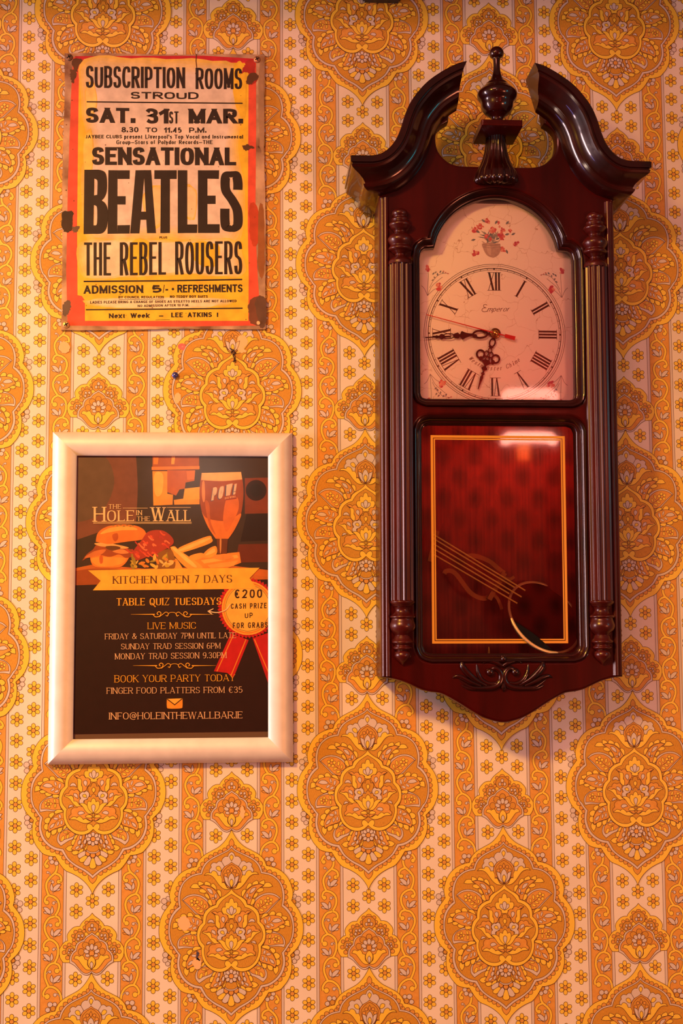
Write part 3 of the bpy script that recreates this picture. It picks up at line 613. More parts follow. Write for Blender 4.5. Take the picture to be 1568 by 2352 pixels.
    I.stroke([(130 + x * .3125, 380 + y * .3125) for x, y in spline(parse("1331,180* 1331,125 1318,72 1283,66 1246,76 1238,130 1246,190 1290,255 1324,320 1333,385 1328,440 1300,464 1270,464 1243,448 1236,390 1236,318*"), False, 6)], 0, blk, wf=lambda a, b: 13.5 + 8 * abs(b))
    tx('PLUS', (366, 543, 548, 384, 543, 548), tv=.3, th=.2)
    tx('THE', (193, 557, 633, 255, 557, 633), tv=.115, th=.075, wide=.24, gap=.05); tx('REBEL', (275, 557, 633, 381, 556, 631), tv=.115, th=.075, wide=.24, gap=.05); tx('ROUSERS', (402, 555, 631, 556, 554, 630), tv=.115, th=.075, wide=.24, gap=.05)
    I.stroke([(192, 646.5), (380, 645), (556, 642)], 3.4, blk)
    tx('ADMISSION', (192, 656, 675, 329, 655, 673), tv=.26, th=.2, wide=.85, gap=.1); tx('5', (348, 655, 673, 371, 655, 672), tv=.34, th=.24, wide=1.2); tx('/_', (374, 654, 673, 386, 654, 673), tv=.08, th=.2, wide=.7, gap=.1); I.fill(ellipse(397, 664, 3, 3), blk); tx('REFRESHMENTS', (407, 654, 672, 557, 653, 671), tv=.22, th=.19, wide=.6, gap=.06)
    tx('BY COUNCIL REGULATION', (272, 680, 685.5, 376, 679.5, 685), tv=.28, th=.2); I.stroke([(273, 688), (376, 687)], 1, blk); tx('NO TEDDY BOY SUITS', (390, 678.5, 684.5, 477, 678, 684), tv=.28, th=.2)
    tx('LADIES PLEASE BRING A CHANGE OF SHOES AS STILETTO HEELS ARE NOT ALLOWED', (207, 691.5, 697.5, 543, 688.5, 694), tv=.28, th=.2); tx('NO ADMISSION AFTER 10 P.M.', (316, 700, 705.5, 434, 698, 703.5), tv=.28, th=.2)
    I.stroke([(197, 711.5), (380, 710), (557, 708)], 3, blk)
    tx('Next Week', (250, 720, 731, 343, 719, 730), tv=.3, th=.2, space=.9); tx('_', (365, 718, 731, 375, 718, 731), tv=.3, th=.18); tx('LEE ATKINS !', (393, 718, 729, 501, 717, 728), tv=.3, th=.2, space=.9)
    I.stroke([(357, 735), (390, 734.5)], .9, blk)
    m = attr_mat('sign_print', .5, 0, .25, .16, 90, .25)
    print_mesh('printed_sheet', I, fm, D + 2e-5, 1.2e-5, m, root)
    # screws
    def screw(px, py, label, mat, r=.0036):
        x, z = fm(px, py); bm = bmesh.new()
        prof = [(0, D + .0022), (r * .35, D + .0021), (r * .8, D + .0016), (r, D + .0006), (r * 1.02, D - .0001), (0, D - .0001)]
        rings = []
        for rr, dd in prof:
            rings.append([bm.verts.new((rr * cos(a), -dd, rr * sin(a))) for a in [2 * pi * i / 20 for i in range(20)]])
        for a, b in zip(rings[:-1], rings[1:]):
            for i in range(20): bm.faces.new((a[i], a[(i + 1) % 20], b[(i + 1) % 20], b[i]))
        bmesh.ops.remove_doubles(bm, verts=bm.verts, dist=1e-6)
        o = from_bm('screw', bm, mat, root, 30); o.location = (x, 0, z); o['label'] = label
        bm = bmesh.new()
        for a in (.5, .5 + pi / 2):
            u = Vector((cos(a), 0, sin(a))); v = Vector((-sin(a), 0, cos(a))); q = []
            for s1, s2 in ((-1, -1), (1, -1), (1, 1), (-1, 1)): q.append(u * s1 * r * .6 + v * s2 * r * .14)
            vs = [bm.verts.new((p_.x, -(D + .00235), p_.z)) for p_ in q] + [bm.verts.new((p_.x, -(D + .001), p_.z)) for p_ in q]
            bm.faces.new(vs[:4]); bm.faces.new(vs[4:])
            for i in range(4): bm.faces.new((vs[i], vs[(i + 1) % 4], vs[4 + (i + 1) % 4], vs[4 + i]))
        from_bm('cross_slot', bm, DARK, o)
    DARK = nmat('dark_recess', (.02, .012, .008), .8)
    brass = nmat('screw_brass', (.75, .55, .25), .35, .8); copper = nmat('screw_copper', (.55, .28, .16), .4, .7); rusty = noise_mix(nmat('screw_rust', (.3, .15, .08), .7, .3), (.36, .2, .1), (.1, .05, .03), nscale=400)
    screw(152, 746, 'brass cross-head screw', brass); screw(590, 137, 'coppery cross-head screw', copper); screw(159, 132, 'rusted screw head', rusty)
    bm = bmesh.new(); x, z = fm(593, 742); vs = [bm.verts.new((x + px, -D - 8e-4, z + pz)) for px, pz in ellipse(0, 0, .0017, .0020, 20, 14)]; bm.faces.new(vs)
    ex = bmesh.ops.extrude_face_region(bm, geom=bm.faces[:]); bmesh.ops.translate(bm, vec=(0, .0006, 0), verts=[v for v in ex['geom'] if isinstance(v, bmesh.types.BMVert)])
    from_bm('empty_screw_hole', bm, nmat('torn_tin', (.75, .55, .3), .5), root)
build_sign()
# ------------------------------------------------------------------ clip frame with the pub poster
def glass_mat(name, ior=1.5, rough=0.0, tint=(1, 1, 1)):
    m = bpy.data.materials.new(name); m.use_nodes = True; nt = m.node_tree; N = nt.nodes; L = nt.links; N.clear()
    out = N.new('ShaderNodeOutputMaterial'); mx = N.new('ShaderNodeMixShader'); fr = N.new('ShaderNodeFresnel'); tr = N.new('ShaderNodeBsdfTransparent'); gl = N.new('ShaderNodeBsdfGlossy')
    fr.inputs['IOR'].default_value = ior; tr.inputs[0].default_value = (*tint, 1); gl.inputs['Roughness'].default_value = rough
    L.new(fr.outputs[0], mx.inputs[0]); L.new(tr.outputs[0], mx.inputs[1]); L.new(gl.outputs[0], mx.inputs[2]); L.new(mx.outputs[0], out.inputs[0])
    return m
def build_frame():
    D = 0.0065
    X0, Z0 = at(108, 1757, .004); X1, _ = at(672.5, 1400, .004); Z1 = at(400, 993, .004)[1]; X0 = (X0 + at(122, 993, .004)[0]) / 2
    root = empty('poster_frame', ((X0 + X1) / 2, 0, Z0 + BASE)); rx = (X0 + X1) / 2
    tag(root, 'satin silver clip frame holding a dark pub food and live music poster', 'picture frame')
    w, h = X1 - X0, Z1 - Z0
    alu = noise_mix(nmat('satin_aluminium', (.85, .82, .80), .45, .12), (.88, .85, .84), (.80, .77, .76), scale=(1, 1, 1), nscale=60, detail=3)
    prof = [(0, .001), (.0004, .0055), (.0016, .0088), (.004, .0116), (.0075, .0134), (.0115, .0142), (.0155, .0138), (.0195, .0122), (.0225, .0104), (.0240, .0092), (.0245, .0080), (.0243, .0070)]
    for nm, A, B, inn, lab in (('left_rail', (0, 0), (0, h), (1, 0), 0), ('right_rail', (w, h), (w, 0), (-1, 0), 0), ('top_rail', (0, h), (w, h), (0, -1), 0), ('bottom_rail', (w, 0), (0, 0), (0, 1), 0)):
        bm = bmesh.new(); rows = []
        dx, dz = (B[0] - A[0], B[1] - A[1]); L_ = math.hypot(dx, dz); ux, uz = dx / L_, dz / L_
        for s_, d_ in prof:
            a = (A[0] + inn[0] * s_ + ux * s_, A[1] + inn[1] * s_ + uz * s_); b = (B[0] + inn[0] * s_ - ux * s_, B[1] + inn[1] * s_ - uz * s_)
            rows.append([bm.verts.new((v[0] - w / 2, -d_, v[1])) for v in (a, b)])
        for r0, r1 in zip(rows[:-1], rows[1:]): bm.faces.new((r0[0], r0[1], r1[1], r1[0]))
        o = from_bm('rail', bm, alu, root, 60)
        for p_ in o.data.polygons:
            if p_.normal.y > 0: o.data.flip_normals(); break
    bm = bmesh.new(); bmesh.ops.create_cube(bm, size=1); bmesh.ops.scale(bm, vec=(w - .006, .0045, h - .006), verts=bm.verts); bmesh.ops.translate(bm, vec=(0, -.0025, h / 2), verts=bm.verts)
    from_bm('backing_board', bm, nmat('backing_grey', (.16, .10, .09), .7), root)
    fm = lambda x, y: (at(x, y, D)[0] - rx, at(x, y, D)[1] - Z0)
    Pm = attr_mat('poster_paper', .42, 0, .2, .10, 120, .35)
    I = Ink(); BG = (.024, .010, .012); GOLD = (.86, .50, .075); CREAM = (.88, .70, .50); PINK = (.86, .62, .52)
    f_ = lambda s, k, n=5: I.fill(spline(parse(s), True, n), k)
    I.fill([(150, 1030), (640, 1030), (640, 1679), (400, 1682), (150, 1686)], BG)
    # photograph on the upper part
    I.fill(rect(150, 1030, 640, 1306), (.045, .030, .026))
    f_("175,1045* 312,1045* 316,1120 312,1200* 250,1215 175,1240*", (.20, .078, .066)); f_("178,1050* 240,1048 262,1110 230,1180 176,1200*", (.13, .085, .072))
    for s_, k in (("350,1048* 457,1048* 457,1078* 350,1080*", (.42, .12, .02)), ("394,1048* 402,1048* 400,1066* 393,1066*", (.95, .5, .12)), ("352,1050* 364,1050* 362,1066* 352,1066*", (.8, .3, .04)),
                  ("348,1072* 458,1070* 458,1077* 348,1079*", (.75, .28, .05)), ("350,1082* 384,1082* 384,1134* 397,1136* 396,1159* 352,1161*", (.92, .40, .05)), ("356,1086 374,1090 372,1130 360,1140 353,1120", (1.0, .60, .14)),
                  ("384,1080* 448,1080* 446,1104* 426,1108* 424,1122* 412,1124* 404,1138* 384,1130*", (.50, .14, .02)), ("428,1082* 448,1080* 446,1100* 430,1102*", (.7, .22, .04)), ("399,1148* 458,1140* 458,1158* 400,1159*", (.85, .42, .07)), ("424,1122* 460,1118* 460,1146* 420,1148*", (.95, .50, .08)),
                  ("562,1098* 640,1096* 640,1178* 562,1180*", (.22, .050, .022)), ("566,1180* 640,1180* 640,1240* 552,1244*", (.018, .010, .010)), ("548,1250* 640,1248* 640,1290* 540,1292*", (.15, .032, .016))): f_(s_, k)
    I.fill(ellipse(588, 1126, 24, 24, 0, 24), (.022, .010, .010)); I.fill(ellipse(588, 1126, 15, 15, 0, 20), (.012, .008, .008))
    # wooden board
    f_("150,1312* 176,1304* 215,1296* 330,1306* 540,1300* 640,1312* 640,1330* 150,1342*", (.55, .17, .04)); f_("150,1316* 215,1306 300,1312 300,1340* 150,1345*", (.35, .09, .025))
    f_("552,1306* 640,1312* 640,1326* 548,1318*", (.60, .18, .04))
    Pb = print_mesh('poster', I, fm, .0056, 8e-6, Pm, root); Pb['label'] = 'dark printed poster sheet'
    def layer(name, dep, fn, label=None):
        J = Ink(); fn(J); o = print_mesh(name, J, fm, dep, 8e-6, Pm, Pb)
        if label: o['label'] = label
        return o
    def burger(J):
        F = lambda s, k, n=5: J.fill(spline([(100 + x * .3763, 980 + y * .3763, k_) for x, y, k_ in parse(s)], True, n), k)
        F("290,780* 285,810 305,850 360,860 470,855 520,800 500,770", (.80, .28, .06)); F("300,800 320,845 400,852 480,835 490,800", (.92, .40, .09)); F("340,800 352,780 362,800 360,830 345,835", (.55, .14, .04))
        F("235,820* 262,780 300,750 330,720 420,735 540,750 545,790 500,800 460,780 400,795 330,780 270,800", (.34, .085, .03)); F("250,800 310,760 380,750 340,785", (.62, .22, .08)); F("420,760 480,748 520,770 470,775", (.70, .30, .12))
        F("310,712 380,708 460,722 520,738 480,745 400,735 340,728", (.80, .50, .22)); F("380,730 440,728 470,740 430,755 390,748", (.14, .06, .02))
        F("318,702* 330,650 380,612 470,597 560,603 615,632 632,678* 600,690 500,703 400,716 350,708", (.74, .25, .055)); F("345,655 390,622 470,608 550,614 570,630 480,632 400,645", (.95, .50, .14)); F("420,660 450,650 455,680 440,700 425,690", (.45, .11, .03))
        for x, y in ((425, 603), (450, 606), (470, 600), (490, 607), (510, 601), (530, 608), (545, 603)): J.fill([(100 + a * .3763, 980 + b * .3763) for a, b in ellipse(x, y, 8, 4, 0, 8)], (.30, .20, .06))
    def salad(J):
        X = lambda x, y: (100 + x * .3763, 980 + y * .3763)
        rnd = random.Random(3)
        F = lambda s, k, n=5: J.fill(spline([(*X(x, y), k_) for x, y, k_ in parse(s)], True, n), k)
        F("535,780 600,690 640,640 720,632 780,670 790,715 720,760 640,790 570,815", (.42, .055, .035)); F("700,770 780,750 800,862 700,866 690,800", (.28, .13, .03))
        for _ in range(46):
            x, y = rnd.uniform(560, 770), rnd.uniform(640, 790)
            if y > 990 - .45 * x and y < 1080 - .42 * x:
                a = rnd.uniform(0, 6.3); q = spline([(x + 40 * cos(a + t * .5) * t / 3 - 20, y + 24 * sin(a + t * .9) * t / 3, False) for t in range(4)], False, 3)
                J.stroke([X(*v) for v in q], 3.0, rnd.choice(((.80, .12, .07), (.62, .07, .05), (.88, .25, .14), (.5, .05, .05))))
        for _ in range(34):
            x, y = rnd.uniform(535, 790), rnd.uniform(790, 862); a = rnd.uniform(0, 3.1)
            J.fill([X(*v) for v in ellipse(x, y, rnd.uniform(12, 30), rnd.uniform(5, 10), math.degrees(a), 9)], rnd.choice(((.62, .45, .06), (.80, .58, .14), (.35, .28, .05), (.72, .30, .05), (.85, .62, .25))))
    def chips(J):
        F = lambda s, k, n=4: J.fill(spline([(100 + x * .3763, 980 + y * .3763, k_) for x, y, k_ in parse(s)], True, n), k)
        F("930,800* 1100,775 1195,765* 1205,830* 1120,864* 900,866* 880,840", (.78, .33, .07)); F("960,815* 1180,782* 1190,800* 980,835*", (.94, .52, .15)); F("1000,845* 1190,815* 1160,850* 1020,864*", (.90, .45, .12))
        for s_ in ("820,745 860,722 1000,668 1026,680 1015,712 850,768 815,765", "772,735* 800,730 830,755 960,845 955,866 880,866 800,790", "965,792 1000,750 1050,728 1058,770 1030,795 985,800", "785,866* 790,815 812,808 850,866*", "890,790 960,770 985,790 920,815"):
            F(s_, (.90, .44, .10))
        for s_ in ("830,748 990,682 1010,690 860,755", "785,745 810,745 930,845 905,850", "985,785 1035,742 1045,765"): F(s_, (1.0, .64, .24))
    def beer(J):
        F = lambda s, k, n=6: J.fill(spline([(100 + x * .3763, 980 + y * .3763, k_) for x, y, k_ in parse(s)], True, n), k)
        F("1055,680* 1125,680* 1118,775* 1062,775*", (.16, .05, .02)); F("1075,690 1085,690 1082,765 1076,765", (.7, .35, .15)); F("1050,780* 1130,778* 1160,800 1100,812 1030,800", (.75, .35, .10))
        F("965,282* 1205,276* 1217,350 1219,430 1205,530 1170,620 1128,684* 1050,684* 1002,610 966,520 952,430 955,340", (.34, .085, .030))
        F("966,520 1000,560 1120,575 1205,530 1170,620 1128,684* 1050,684* 1002,610", (.72, .24, .055)); F("1120,430 1180,430 1190,500 1150,590 1115,640 1095,560", (.66, .20, .05)); F("985,460 1010,470 1020,580 1050,660 1010,600", (.50, .14, .04))
        F("965,282* 1205,276* 1212,322* 1090,332 962,326*", (.90, .58, .34)); F("968,340 982,340 985,440 975,460 966,420", (.75, .34, .18))
        box = (100 + 1026 * .3763, 980 + 372 * .3763, 980 + 452 * .3763, 100 + 1172 * .3763, 980 + 340 * .3763, 980 + 420 * .3763)
        lettering(J, 'POW!', tuple(v + (1.6 if i in (1, 2, 4, 5) else -1.4) for i, v in enumerate(box)), (.08, .09, .28), tv=.26, th=.22, gap=.10, slant=.15)
        lettering(J, 'POW!', box, (.72, .62, .66), tv=.19, th=.17, gap=.17, slant=.15)
        F("1102,425* 1176,412* 1178,440* 1106,450*", (.30, .05, .03)); lettering(J, 'BREWING', (516, 1142, 1147, 541, 1137.5, 1142.5), (.7, .4, .25), tv=.2, th=.18)
    def logo(J):
        k = dict(tv=.15, th=.07, serif=.1, thin=.5)
        lettering(J, 'HOLE', (215, 1164, 1198, 308, 1164, 1197), CREAM, big=(1, .76, .76, .76), gap=.12, **k); lettering(J, 'WALL', (347, 1165, 1197, 438, 1165, 1197), CREAM, big=(1, .8, .8, .8), gap=.1, **k)
        lettering(J, 'THE', (249, 1158, 1168.5, 278, 1158, 1168.5), CREAM, gap=.2, **k); lettering(J, 'IN', (313, 1172, 1183, 326, 1172, 1183), CREAM, gap=.2, **k); lettering(J, 'THE', (314, 1186, 1196.5, 344, 1186, 1196.5), CREAM, gap=.2, **k)
        for a, b, y, w_ in ((282, 339, 1167, 1), (383, 438, 1165.5, 1), (214, 440, 1199.5, 1.5), (214, 440, 1202.5, .9)): J.stroke([(a, y), (b, y)], w_, CREAM)
    def banner(J):
        J.fill([(202, 1310), (400, 1306), (596, 1304), (573, 1328), (590, 1352), (400, 1354.5), (213, 1356), (231, 1334)], (.90, .55, .09))
        lettering(J, 'KITCHEN OPEN 7 DAYS', (259, 1323.5, 1341, 533, 1320.5, 1338), (.09, .03, .015), tv=.17, th=.06, serif=.09, thin=.5, gap=.14)
    S_ = dict(serif=.08, thin=.5, gap=.13)
    def words(J):
        lettering(J, 'TABLE QUIZ TUESDAYS', (267.5, 1374, 1391, 508, 1372.5, 1389), GOLD, tv=.18, th=.075, **S_)
        t_ = dict(tv=.115, th=.06, **S_)
        lettering(J, 'LIVE MUSIC', (339, 1430, 1445, 450, 1429, 1444), GOLD, **t_)
        lettering(J, 'FRIDAY & SATURDAY 7PM UNTIL LATE', (241, 1455.5, 1468.5, 542, 1452.5, 1465.5), PINK, **t_); lettering(J, 'SUNDAY TRAD SESSION 6PM', (278, 1478.5, 1491.5, 506, 1476.5, 1489.5), PINK, **t_); lettering(J, 'MONDAY TRAD SESSION 9.30PM', (264, 1501, 1514.5, 520, 1498, 1511.5), PINK, **t_)
        lettering(J, 'BOOK YOUR PARTY TODAY', (263, 1551, 1567.5, 539.5, 1549, 1564), GOLD, **t_); lettering(J, 'FINGER FOOD PLATTERS FROM $35', (245, 1579.5, 1593.5, 556.5, 1577, 1591), PINK, **t_); lettering(J, 'INFO@HOLEINTHEWALLBAR.IE', (250.5, 1637, 1652.5, 556.5, 1634, 1650), PINK, tv=.125, th=.065, **S_)
        for y, a, b in ((1411, 300, 491), (1529, 304, 497)):
            c_ = (a + b) / 2
            for sg in (1, -1):
                J.add([[(c_ + sg * 40, y - 1.2), (c_ + sg * 95, y - .2), (c_ + sg * 95, y + .2), (c_ + sg * 40, y + 1.2)]], GOLD)
                J.stroke(spline([(c_ + sg * x, y + yy, False) for x, yy in ((44, 1), (38, 6), (29, 4), (26, -3), (31, -6), (35, -2), (32, 1))], False, 4), 1.8, GOLD)
                J.stroke(spline([(c_ + sg * x, y + yy, False) for x, yy in ((30, 6), (22, 0), (15, -5), (9, -2), (11, 4), (15, 2))], False, 4), 1.5, GOLD)
                J.stroke(spline([(c_ + sg * x, y + yy, False) for x, yy in ((12, 5), (7, -3), (0, -4.5))], False, 4), 1.3, GOLD)
    def envelope(J):
        J.fill(spline(parse("383,1605* 419,1604* 419,1622 415,1627 388,1627.5 383,1623"), True, 4), (.90, .42, .07)); J.fill([(383.5, 1605), (418.5, 1604), (401, 1617)], (.92, .60, .14)); J.stroke([(383.5, 1605.5), (401, 1619), (418.5, 1604.5)], 2.0, BG)
    def rosette(J):
        R_ = (.56, .018, .030)
        for P, ln in (([(530, 1455), (571, 1470), (536, 1557), (521.5, 1545.5), (491, 1542)], (([(535, 1460), (498, 1542)]), ([(565, 1468), (530, 1552)]))), ([(580, 1466), (640, 1445), (640, 1640)], ([(584, 1468), (640, 1600)],))):
            J.fill(P, R_)
            for q in ln: J.stroke(q, 2.2, (.86, .34, .05))
        n = 52; P = []
        for i in range(n * 2): a = pi * i / n; r = 70 if i % 2 else 65.5; P.append((569 + r * cos(a), 1396.5 + r * sin(a)))
        J.fill(P, R_)
        for i in range(n): a = 2 * pi * i / n; J.stroke([(569 + 58 * cos(a), 1396.5 + 58 * sin(a)), (569 + 66 * cos(a + .02), 1396.5 + 66 * sin(a + .02))], 1.6, (.30, .008, .015))
        J.fill(ellipse(569, 1396.5, 60, 62, 0, 40), (.90, .52, .10)); J.stroke(ellipse(569, 1396.5, 55, 57, 0, 40), 4, (.72, .30, .05), True); J.fill(ellipse(569, 1396.5, 53, 55, 0, 40), (.90, .58, .14)); J.stroke(ellipse(569, 1396.5, 51, 53, 0, 40), .9, (.12, .04, .02), True)
        h_ = dict(tv=.17, th=.17, gap=.24); K = (.035, .015, .012)
        lettering(J, '$200', (537, 1354, 1374.5, 602, 1353, 1373), K, **h_); lettering(J, 'CASH PRIZE', (530, 1386.5, 1398.5, 612, 1384.5, 1397), K, **h_); lettering(J, 'UP', (562, 1408, 1420, 580, 1407, 1419), K, **h_); lettering(J, 'FOR GRABS', (534.5, 1430, 1443, 614.5, 1429, 1441.5), K, **h_)
    def arrow(J):
        J.stroke(spline(parse("528,1388 518,1401 498,1407 479,1404"), False, 6), 2.2, (.90, .75, .62)); J.stroke(spline(parse("490,1398 478,1404* 487,1411"), False, 3), 2.2, (.90, .75, .62))
    layer('printed_chips', .0060, chips, 'printed yellow chips'); layer('printed_salad', .0061, salad, 'printed red slaw'); layer('printed_burger', .0060, burger, 'printed burger in a glazed bun'); layer('printed_beer_glass', .0062, beer, 'printed stemmed beer glass'); layer('printed_logo', .0062, logo, 'cream pub lettering')
    layer('printed_banner', .0063, banner, 'printed yellow ribbon banner'); layer('printed_words', .0066, words, 'gold and pale event lines'); layer('printed_envelope', .0062, envelope, 'small orange envelope symbol'); layer('printed_rosette', .0060, rosette, 'printed red prize rosette'); layer('printed_arrow', .0068, arrow, 'thin white curved arrow')
    bm = bmesh.new(); bmesh.ops.create_grid(bm, x_segments=1, y_segments=1, size=.5)
    for v in bm.verts: v.co = Vector((v.co.x * (w - .03), -.0073, h / 2 + v.co.y * (h - .03)))
    cs = from_bm('cover_sheet', bm, glass_mat('clear_sheet', 1.35, .16), root); cs['label'] = 'clear plastic cover sheet'
build_frame()
# ------------------------------------------------------------------ pendulum wall clock (local millimetres: x right, z up, d towards the viewer)
MMS = 0.001
def offset(P, dist):
    """closed polyline moved to its left by dist (counter-clockwise: inwards)"""
    n = len(P); out = []
    for i in range(n):
        a, b, c_ = P[i - 1], P[i], P[(i + 1) % n]
        d1 = Vector((b[0] - a[0], b[1] - a[1])).normalized(); d2 = Vector((c_[0] - b[0], c_[1] - b[1])).normalized()
        n1 = Vector((-d1.y, d1.x)); n2 = Vector((-d2.y, d2.x)); m = n1 + n2
        if m.length < 1e-6: m = n1.copy()
        m.normalize(); k = dist / max(.5, m.dot(n1)); out.append((b[0] + m.x * k, b[1] + m.y * k))
    return out
def ccw(P):
    a = sum(P[i - 1][0] * P[i][1] - P[i][0] * P[i - 1][1] for i in range(len(P))); return P if a > 0 else P[::-1]
def dedupe(P):
    P = [q for i, q in enumerate(P) if math.hypot(q[0] - P[i - 1][0], q[1] - P[i - 1][1]) > 1e-4]; return P
def symm(s, n=6):
    R_ = spline(parse(s), False, n); return ccw(dedupe(R_ + [(-x, y) for x, y in R_][::-1]))
def v3(bm, x, z, d_): return bm.verts.new((x * MMS, -d_ * MMS, z * MMS))
def ring_rows(bm, rows, closed=True):
    for r0, r1 in zip(rows[:-1], rows[1:]):
        n = len(r0)
        for i in range(n if closed else n - 1): bm.faces.new((r0[i], r0[(i + 1) % n], r1[(i + 1) % n], r1[i]))
def face_loops(bm, loops):
    """flat face between loops of verts (first outer, others holes)"""
    flat = [v for lp in loops for v in lp]
    for t in tessellate_polygon([[Vector((v.co.x, v.co.z, 0)) for v in lp] for lp in loops]):
        try: bm.faces.new([flat[i] for i in t])
        except ValueError: pass
def sheet(name, P, d0, d1, mat, parent, bev=0.0, holes=(), smooth=30):
    """plate with outline P between depths d0 and d1, front edge rounded by bev"""
    bm = bmesh.new(); front = []; back = []
    for k, lp in enumerate([ccw(dedupe(P))] + [ccw(dedupe(h))[::-1] for h in holes]):
        prof = [(0, d0), (0, d1)] if not bev else [(0, d0), (0, d1 - bev), (.3 * bev, d1 - .3 * bev), (bev, d1), (1.2 * bev + .1, d1)]
        rows = [[v3(bm, x, z, d_) for x, z in (offset(lp, o_) if o_ else lp)] for o_, d_ in prof]
        ring_rows(bm, rows); front.append(rows[-1]); back.append(rows[0])
    face_loops(bm, front); face_loops(bm, back)
    return from_bm(name, bm, mat, parent, smooth)
def moulding(name, P, prof, mat, parent, smooth=50):
    """profile [(offset outwards, depth)] swept round the closed outline P"""
    P = ccw(dedupe(P)); bm = bmesh.new()
    ring_rows(bm, [[v3(bm, x, z, d_) for x, z in (offset(P, -o_) if o_ else P)] for o_, d_ in prof])
    return from_bm(name, bm, mat, parent, smooth)
def lathe(name, prof, cx, cd, mat, parent, n=40, smooth=40, ripple=None, closed=True):
    """prof = [(radius, z)] turned about the vertical line x = cx, d = cd"""
    bm = bmesh.new(); rows = []
    for r, z in prof:
        rows.append([v3(bm, cx + (r + (ripple(a, r, z) if ripple else 0)) * cos(a), z, cd + (r + (ripple(a, r, z) if ripple else 0)) * sin(a)) for a in [2 * pi * i / n for i in range(n)]])
    ring_rows(bm, rows); bm.faces.new(rows[0]); bm.faces.new(rows[-1])
    bmesh.ops.remove_doubles(bm, verts=bm.verts, dist=1e-7)
    return from_bm(name, bm, mat, parent, smooth)
def tube(bm, P3, R, n=10, flat=1.0):
    """tapered tube through (x, z, d) points in mm with radii R; flat < 1 squashes it towards the wall"""
    V = [Vector((x * MMS, -d_ * MMS, z * MMS)) for x, z, d_ in P3]; rows = []
    for i, p_ in enumerate(V):
        t = (V[min(i + 1, len(V) - 1)] - V[max(i - 1, 0)]).normalized()
        s_ = t.cross(Vector((0, -1, 0)));
        if s_.length < 1e-4: s_ = Vector((1, 0, 0))
        s_.normalize(); u = s_.cross(t).normalized()
        rows.append([bm.verts.new(p_ + (s_ * cos(a) + u * sin(a) * flat) * R[i] * MMS) for a in [2 * pi * k / n for k in range(n)]])
    ring_rows(bm, rows)
    for r in (rows[0], rows[-1]): bm.faces.new(r)
def sphere(bm, x, z, d_, rx, rz, rd, n=12):
    m = Matrix.Translation((x * MMS, -d_ * MMS, z * MMS)) @ Matrix.Diagonal((rx * MMS, rd * MMS, rz * MMS, 1))
    bmesh.ops.create_uvsphere(bm, u_segments=n * 2, v_segments=n, radius=1, matrix=m)
def plate2d(name, polys, d0, d1, mat, parent):
    """cut-out of several flat outlines (overlaps allowed), each given a thickness"""
    bm = bmesh.new()
    for k, P in enumerate(polys):
        P = ccw(dedupe(P)); o_ = .012 * (k % 7)
        a = [v3(bm, x, z, d0) for x, z in P]; b = [v3(bm, x, z, d1 + o_) for x, z in P]; ring_rows(bm, [a, b]); face_loops(bm, [b]); face_loops(bm, [a])
    return from_bm(name, bm, mat, parent, 30)

